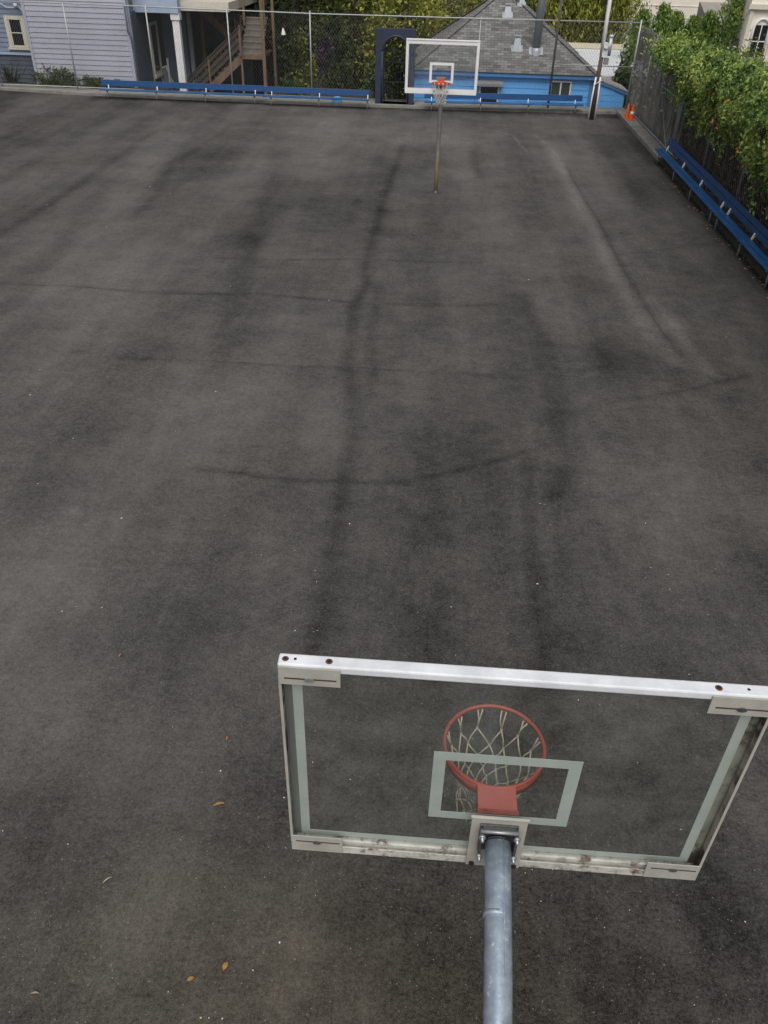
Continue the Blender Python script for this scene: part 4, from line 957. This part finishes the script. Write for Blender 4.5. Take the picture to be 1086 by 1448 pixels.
m = MB(); m.lathe([(.11,0),(.08,.12),(.02,.27),(.012,.28)], (0,0,0), 16)
hsd = m.build('hanging_shade', WHITE, loc=(-8.1,41.2,1.98)); cm_ = MB(); cm_.tube([(0,0,.27),(0,.02,1.6)], .005, 5); cm_.build('cord', BLACK, hsd)
tag(hsd, 'small white cone shaped shade hanging among the dark leaves', 'lamp shade')

# ------------------------------------------------------------------ vines on the side fence
v = thing('trumpet_vine', 'thick green trumpet vine with orange flowers tumbling over the side fence', 'climbing plant', (7.9,25,0))
g_ = np.random.default_rng(77)
ys_k = [5,15.5,17.5,19.8,22.8,25.4,27,30,32.5,34.5,37]; low_k = [1.5,1.55,1.75,2.1,2.35,2.2,2.35,2.72,2.9,3.0,3.05]
top_k = [3.75,3.72,3.66,3.56,3.40,3.30,3.24,3.18,3.14,3.10,3.05]
bul_k = [.75,.75,.72,.68,.6,.52,.46,.36,.22,.10,.04]
n = 105000; y = 5 + 32*g_.random(n)**.8
def ki(y, k): return np.interp(y, ys_k, k)
wav = .16*np.sin(y*2.3+1) + .12*np.sin(y*5.1) + .07*np.sin(y*9.7+2)
lo = ki(y, low_k) + wav*1.2; tp = ki(y, top_k) + .8*wav; bu = ki(y, bul_k)
th = g_.random(n)
cur = th < .5            # curtain on the court side, else the top mat
s_ = g_.random(n)
zc = lo + (tp-lo)*s_**.8
xc = 7.45 - bu*(.35 + .75*np.sin(PI*(.15+.75*s_))) + .22*wav + g_.normal(size=n)*.09
xt = 6.95 + 1.5*g_.random(n)**1.2; zt = tp - .12 - .75*((xt-7.5)/.9).clip(-1.3,1.3)**2 + .12*np.sin(xt*3.1+y*1.7) + .1*np.sin(xt*5.3-y*2.9) + g_.normal(size=n)*.10
far_ = y > 33.0
xt = np.where(far_, 7.45 + (xt-7.1)*.5, xt)
Pv = np.stack([np.where(cur, xc, xt), y, np.where(cur, zc, zt)], 1)
keep = ~((y > 29.6) & cur & (g_.random(n) < ((y-29.6)/1.6).clip(0,.97))) & ~((y > 31.5) & (g_.random(n) < ((y-31.5)/.9).clip(0,.955))); hole = np.sin(y*3.1+Pv[:,2]*2.3)*np.sin(y*1.7-Pv[:,2]*4.1+Pv[:,0]*2.0) + .35*np.sin(y*7.3+Pv[:,2]*5.0); keep &= ~((hole < -.30) & (g_.random(n) < .85)); Pv = Pv[keep]
# lobes that bulge out of the mat
lob = []
for i in range(110):
    cy = 6 + 26*g_.random(); cx = 6.9 + 1.5*g_.random(); cz = np.interp(cy, ys_k, top_k) - .7*((cx-7.5)/.9)**2 - .1
    lob.append(np.array([cx,cy,cz]) + g_.normal(size=(260,3))*np.array([.2,.24,.15])*g_.uniform(.6,1.35))
# hanging strands
st_ = []
for i in range(150):
    cy = 6 + 26*g_.random()**.85; L_ = g_.uniform(.3,1.15)*(1 if cy < 29 else .5); q = int(60*L_)+10; tt = np.sort(g_.random(q))[:,None]; x0 = 7.42 - np.interp(cy, ys_k, bul_k)*g_.uniform(.2,.9)
    z0 = np.interp(cy, ys_k, low_k) + .3
    st_.append(np.array([x0,cy,z0]) + tt*np.array([.1*g_.normal(),.25*g_.normal(),-L_]) + g_.normal(size=(q,3))*.055)
Pv = np.concatenate([Pv] + lob + st_) - np.array([7.9,25,0])
leaves('foliage', Pv, .088, L_IVY, v, .44, (-.15,0,-.55), jitter=.5, seed=3, facing=(-.35,-.2,.9))
# flowers
nf = 46; yf = 6 + 27*g_.random(nf); sf = g_.random(nf); F_ = []
for a_, b_ in zip(yf, sf):
    if b_ < .55: c = np.array([7.40-np.interp(a_,ys_k,bul_k)*1.25, a_, np.interp(a_,ys_k,low_k)*(1-b_)+np.interp(a_,ys_k,top_k)*b_])
    else: xx_ = 6.9+(b_-.55)*2.4; c = np.array([xx_, a_, np.interp(a_,ys_k,top_k)-.72*((xx_-7.5)/.9)**2])
    F_.append(c + g_.normal(size=(5,3))*.035)
leaves('flower', np.concatenate(F_) - np.array([7.9,25,0]), .07, L_ORG, v, .6, seed=5)
# dead leaves and stems behind the wire
n = 26000; yd = 5 + 27.5*g_.random(n); zd = .12 + 3.1*g_.random(n); xd = 7.66 + .55*g_.random(n)**1.3
kp = zd < 3.0 - .2*np.abs(g_.normal(size=n)); D = np.stack([xd,yd,zd],1)[kp & (yd < 30.8)]
leaves('dead_foliage', D - np.array([7.9,25,0]), .17, L_DEAD, v, .45, (0,0,-.9), seed=8)
gsel = g_.random(n) < .10; Dg = np.stack([xd-.12,yd,zd*.6],1)[gsel & (yd > 23) & (yd < 31)]
Dh = np.stack([7.68+.5*g_.random(2600), 28+8.4*g_.random(2600), .15+2.7*g_.random(2600)**1.25],1)
leaves('undergrowth', np.concatenate([Dg, Dh]) - np.array([7.9,25,0]), .16, L_MID, v, .5, seed=12)
m = MB(); rr = random.Random(17)
for i in range(120):
    y0 = rr.uniform(6,31); x0 = rr.uniform(7.46,7.62); p = [(x0-7.9,y0-25,.1)]
    for k_ in range(1,7): p.append((x0-7.9+rr.uniform(-.05,.05), y0-25+rr.uniform(-.16,.16)*k_*.6, .1+k_*.47))
    m.tube(p, [rr.uniform(.008,.02)]*7, 5)
m.build('stem', STEM, v)

# ------------------------------------------------------------------ beyond the vines
def conifer(label, x, y, h, r, seed):
    t = thing('conifer', label, 'conifer', (x,y,-1.0), 0, 'conifers beyond the vines'); gg = np.random.default_rng(seed); rr = random.Random(seed)
    m = MB(); m.tube([(0,0,-.5),(0,0,h*.5),(0,0,h*.93)], [.12,.08,.02], 7); m.build('trunk', BARK, t)
    n = 6000; P_ = []; h *= 1.1; r *= 1.45
    nb = 60
    for i in range(nb):
        z = h*(.08 + .90*(i/nb)); rad = r*(1-(z/h)**3)*rr.uniform(.65,1.15)+.08; a = i*2.4
        d = np.array([math.cos(a),math.sin(a),.75]); q = n//nb; tt = gg.random((q,1))**.7
        P_.append(np.array([0,0,z-.3*rad]) + d*tt*rad + gg.normal(size=(q,3))*(.05+.12*rad))
    leaves('crown', np.concatenate(P_), .15, L_CON, t, .38, (0,0,1.0), seed=seed)
for i, (x, y_, h_, r_, lb) in enumerate((
  (9.5,46.5,3.75,.55,'leftmost conifer of the row, just above the end of the windscreen'),
  (10.35,45.8,4.05,.62,'second conifer in the row, taller than its neighbours'),
  (11.2,46.6,3.7,.58,'third conifer in the row, in front of the cream wall'),
  (11.95,46.0,3.55,.6,'short conifer in the middle of the row'),
  (12.8,46.4,3.75,.65,'conifer left of the tallest one in the row'),
  (13.7,45.5,4.55,.95,'tallest conifer in the row, in front of the taupe roof'),
  (14.9,46.2,4.1,.9,'conifer at the right end of the row'),
  (16.2,47.0,3.9,.8,'last conifer, behind the cream dormer window'))):
    conifer(lb, x, y_, h_, r_, 60+i)
shrub('shrub','bushy green shrub poking up above the vines',(9.9,33.6,-.6),(.75,.7,1.9),L_MID,3200,.13,71,'shrubs beyond the vines')
shrub('shrub','yellowish shrub beside the cream dormer, above the vines',(11.0,33.2,-.6),(.6,.7,1.6),L_YEL,2400,.13,72,'shrubs beyond the vines')
shrub('shrub','palm like leafy shrub left of the cream dormer',(13.2,40.5,-.6),(.8,.7,1.5),L_CON,2000,.2,73,'shrubs beyond the vines',aspect=.2)
a = thing('cream_building', 'large cream building at the back right with faint horizontal seams', 'building', (14,66,-1.49))
m = MB(); m.box(-3.2,9,-3,6,0,7)
for i in range(9): m.box(-3.2,9,-3.03,-3.001,.3+i*.7,.33+i*.7)
m.build('wall', CREAMW, a); m = MB(); m.box(-3.3,9.1,-3.1,6.1,7.01,7.2); m.build('roof', WROOF, a)
a = thing('taupe_roof_house', 'house with a taupe sloping roof in front of the cream building', 'house', (17.6,58,-1.49))
m = MB(); m.box(-1.8,3.2,-2,2,0,3.0); m.build('wall', BEIGE, a)
m = MB(); m.prism([(-2.2,3.02),(2.0,3.02),(2.0,4.25),(1.8,4.25)], 'x', -2.0, 3.4); m.build('roof', TAUPE, a)
a = thing('pale_house', 'pale distant house with a small window at the top right', 'house', (22,62,-1.49))
m = MB(); m.box(-2.2,4,-2,3,0,4.1); m.build('wall', BEIGE, a); m = MB(); m.box(-2.4,4.2,-2.2,3.2,4.11,4.3); m.build('roof', SLATE, a)
m = MB(); m.box(-1.0,-.4,-2.06,-2.001,3.1,3.8); wi = m.build('window', WHITE, a); m = MB(); m.box(-.92,-.48,-2.075,-2.061,3.18,3.72); m.build('pane', DKGL, wi)
# cream dormer with an arched window
a = thing('dormer_house', 'cream house with an ornate arched dormer window at the right edge', 'house', (15.0,45.2,-1.49))
m = MB(); m.box(-1.0,2.6,-.9,3,0,5.4); m.build('wall', CREAMW, a)
m = MB(); m.box(-1.15,2.7,-1.12,-.901,2.72,2.86); m.box(-1.08,2.7,-1.04,-.901,2.55,2.719); m.box(-1.12,2.7,-1.1,-.901,4.9,5.1); m.build('cornice', CREAMT, a)
m = MB(); m.tube([(-.62,-.94,2.90),(-.62,-.94,4.1)] + [(-.25-.37*math.cos(q), -.94, 4.1+.42*math.sin(q)) for q in np.linspace(.2, PI-.2, 9)] + [(.12,-.94,4.1),(.12,-.94,2.90)], .06, 8); wi = m.build('window', WHITE, a)
m = MB(); m.box(-.56,.06,-.925,-.902,2.9,4.25); m.build('pane', DKGL, wi)
m = MB(); m.box(-.27,-.23,-.96,-.926,2.9,4.3); m.box(-.56,-.271,-.95,-.926,3.55,3.59); m.box(-.229,.06,-.95,-.926,3.55,3.59); m.build('mullion', WHITE, wi)
for x in (-.90,.35):
    m = MB(); m.box(x-.09,x+.09,-1.0,-.901,2.87,4.85); m.build('pilaster', CREAMT, a)
m = MB(); m.prism([(-2.6,2.3),(-1.02,2.3),(-1.02,3.6)], 'y', -.5, 2.5); m.build('roof', SLATE, a)

# ------------------------------------------------------------------ litter
def leaf(label, x, y, rz, L_, w_, m_, cat='leaf'):
    m = MB(); n = 9; vs = []
    for i in range(n):
        t_ = i/(n-1); hw = w_*.5*math.sin(PI*t_)**.8; z = .008 + .018*math.sin(PI*t_)*(L_/.1)
        vs += [(t_*L_-L_/2, hw, z+.006), (t_*L_-L_/2, 0, z-.004), (t_*L_-L_/2, -hw, z+.009)]
    fs = []
    for i in range(n-1):
        q = 3*i; fs += [(q,q+1,q+4,q+3),(q+1,q+2,q+5,q+4)]
    m.add(vs, fs, True); o = m.build('fallen_leaf', m_, loc=(x,y,.002)); o.rotation_euler = (0,0,rz)
    so = o.modifiers.new('thick','SOLIDIFY'); so.thickness = .002
    tag(o, label, cat, 'fallen leaves on the asphalt')
leaf('rounded yellow leaf at the bottom left, the left one of the pair', -1.87,.51,.5,.058,.03,YLEAF)
leaf('ragged yellow leaf at the bottom left, the right one of the pair', -1.64,.62,1.3,.066,.036,YLEAF)
leaf('long curled brown leaf lying left of the big backboard', -2.0,1.93,.35,.11,.026,YLEAF)
leaf('tiny orange leaf lying left of the big backboard, above the curled brown leaf', -2.09,2.63,1.5,.045,.018,OLEAF)
leaf('tiny orange leaf above and left of the big backboard', -3.43,3.57,1.2,.045,.02,OLEAF)
leaf('pale straw coloured twig on the lower left of the court', -2.72,1.19,.75,.085,.010,TAN,'twig')
leaf('pale straw coloured twig near the bottom left corner', -2.94,.33,.1,.06,.010,TAN,'twig')
# crumbs of grit and petals, too many to count
def crumbs(name, pts, size, m_, seed):
    gg = np.random.default_rng(seed); n = len(pts); a = gg.uniform(0,2*PI,n); L_ = size*(.45+1.2*gg.random(n)**2.5); r = .35+.5*gg.random(n)
    d = np.stack([np.cos(a),np.sin(a)],1); e = np.stack([-d[:,1],d[:,0]],1); P2 = pts
    V = np.stack([np.c_[P2-d*L_[:,None],np.full(n,.003)], np.c_[P2+e*(L_*r)[:,None],np.full(n,.009)], np.c_[P2+d*L_[:,None],np.full(n,.004)], np.c_[P2-e*(L_*r)[:,None],np.full(n,.006)]],1).reshape(-1,3)
    o = np_mesh(name, V, np.arange(4*n).reshape(n,4), m_); tag(o, kind='stuff'); return o
LIT = leaf_mat('pale_crumb', [(.30,.27,.22),(.55,.52,.46),(.72,.70,.66),(.50,.38,.18)], 3, 0)
gg = np.random.default_rng(5); n = 330
o = crumbs('grit_and_petals', np.stack([-6+9*gg.random(n), -1.5+9*gg.random(n)**1.5],1), .007, LIT, 6)
tag(o, 'pale specks of grit and petals scattered over the near asphalt', 'litter')
n = 110; o = crumbs('scattered_debris', np.stack([-14+20.5*gg.random(n), 5+28*gg.random(n)**1.3],1), .013, LIT, 9)
tag(o, 'sparse pale specks scattered over the far asphalt', 'litter')
n = 190; LL = leaf_mat('dry_leaf_litter', [(.08,.05,.025),(.20,.12,.045),(.42,.25,.08),(.5,.4,.25)], 3, 0)
xx = 7.0 - np.abs(gg.normal(size=n))*.17; o = crumbs('leaf_litter', np.stack([np.minimum(xx,6.97), 12+15*gg.random(n)],1), .04, LL, 10)
q2 = 90; o2 = crumbs('kerb_litter', np.stack([-15+21*gg.random(q2), 35.28-.22*np.abs(gg.normal(size=q2))],1), .03, LL, 14)
tag(o2, 'sparse dry litter gathered along the far kerb under the benches', 'litter')
tag(o, 'dry yellow leaf litter under the benches by the vine fence', 'litter')

# ------------------------------------------------------------------ light and camera
w = bpy.data.worlds.new('World'); S.world = w; w.use_nodes = True; nt = w.node_tree
bg = nt.nodes['Background']; sky = nt.nodes.new('ShaderNodeTexSky'); sky.sky_type = 'NISHITA'; sky.sun_disc = False
EL, AZ = math.radians(56), math.radians(177)
sky.sun_elevation = EL; sky.sun_rotation = AZ; sky.dust_density = 4.0; sky.air_density = 1.0; sky.ozone_density = 1.0
hs = nt.nodes.new('ShaderNodeHueSaturation'); hs.inputs['Saturation'].default_value = .45
nt.links.new(sky.outputs[0], hs.inputs['Color']); nt.links.new(hs.outputs[0], bg.inputs[0]); bg.inputs[1].default_value = SKY_STRENGTH
sd = bpy.data.lights.new('sun', 'SUN'); sd.energy = SUN_STRENGTH; sd.angle = math.radians(55); sd.color = (1, .965, .92)
so = bpy.data.objects.new('sun', sd); COL.objects.link(so)
# direction to the sun for Nishita: azimuth measured from +Y towards +X
sv = Vector((math.sin(AZ)*math.cos(EL), math.cos(AZ)*math.cos(EL), math.sin(EL)))
so.rotation_euler = sv.to_track_quat('Z', 'Y').to_euler(); so.location = (0,0,30)

cam = bpy.data.cameras.new('camera'); co = bpy.data.objects.new('camera', cam); COL.objects.link(co)
co.location = (-.4277, -2.0859, 6.1877); co.rotation_euler = (.9403, -.0227, .0697)
cam.sensor_fit = 'VERTICAL'; cam.sensor_height = 24; cam.lens = 24 * 1133.72 / 1448
cam.clip_start = .05; cam.clip_end = 1000
S.camera = co
S.view_settings.view_transform = 'Standard'; S.view_settings.look = 'None'; S.view_settings.gamma = 1; S.view_settings.use_curve_mapping = False
S.view_settings.exposure = EXPOSURE
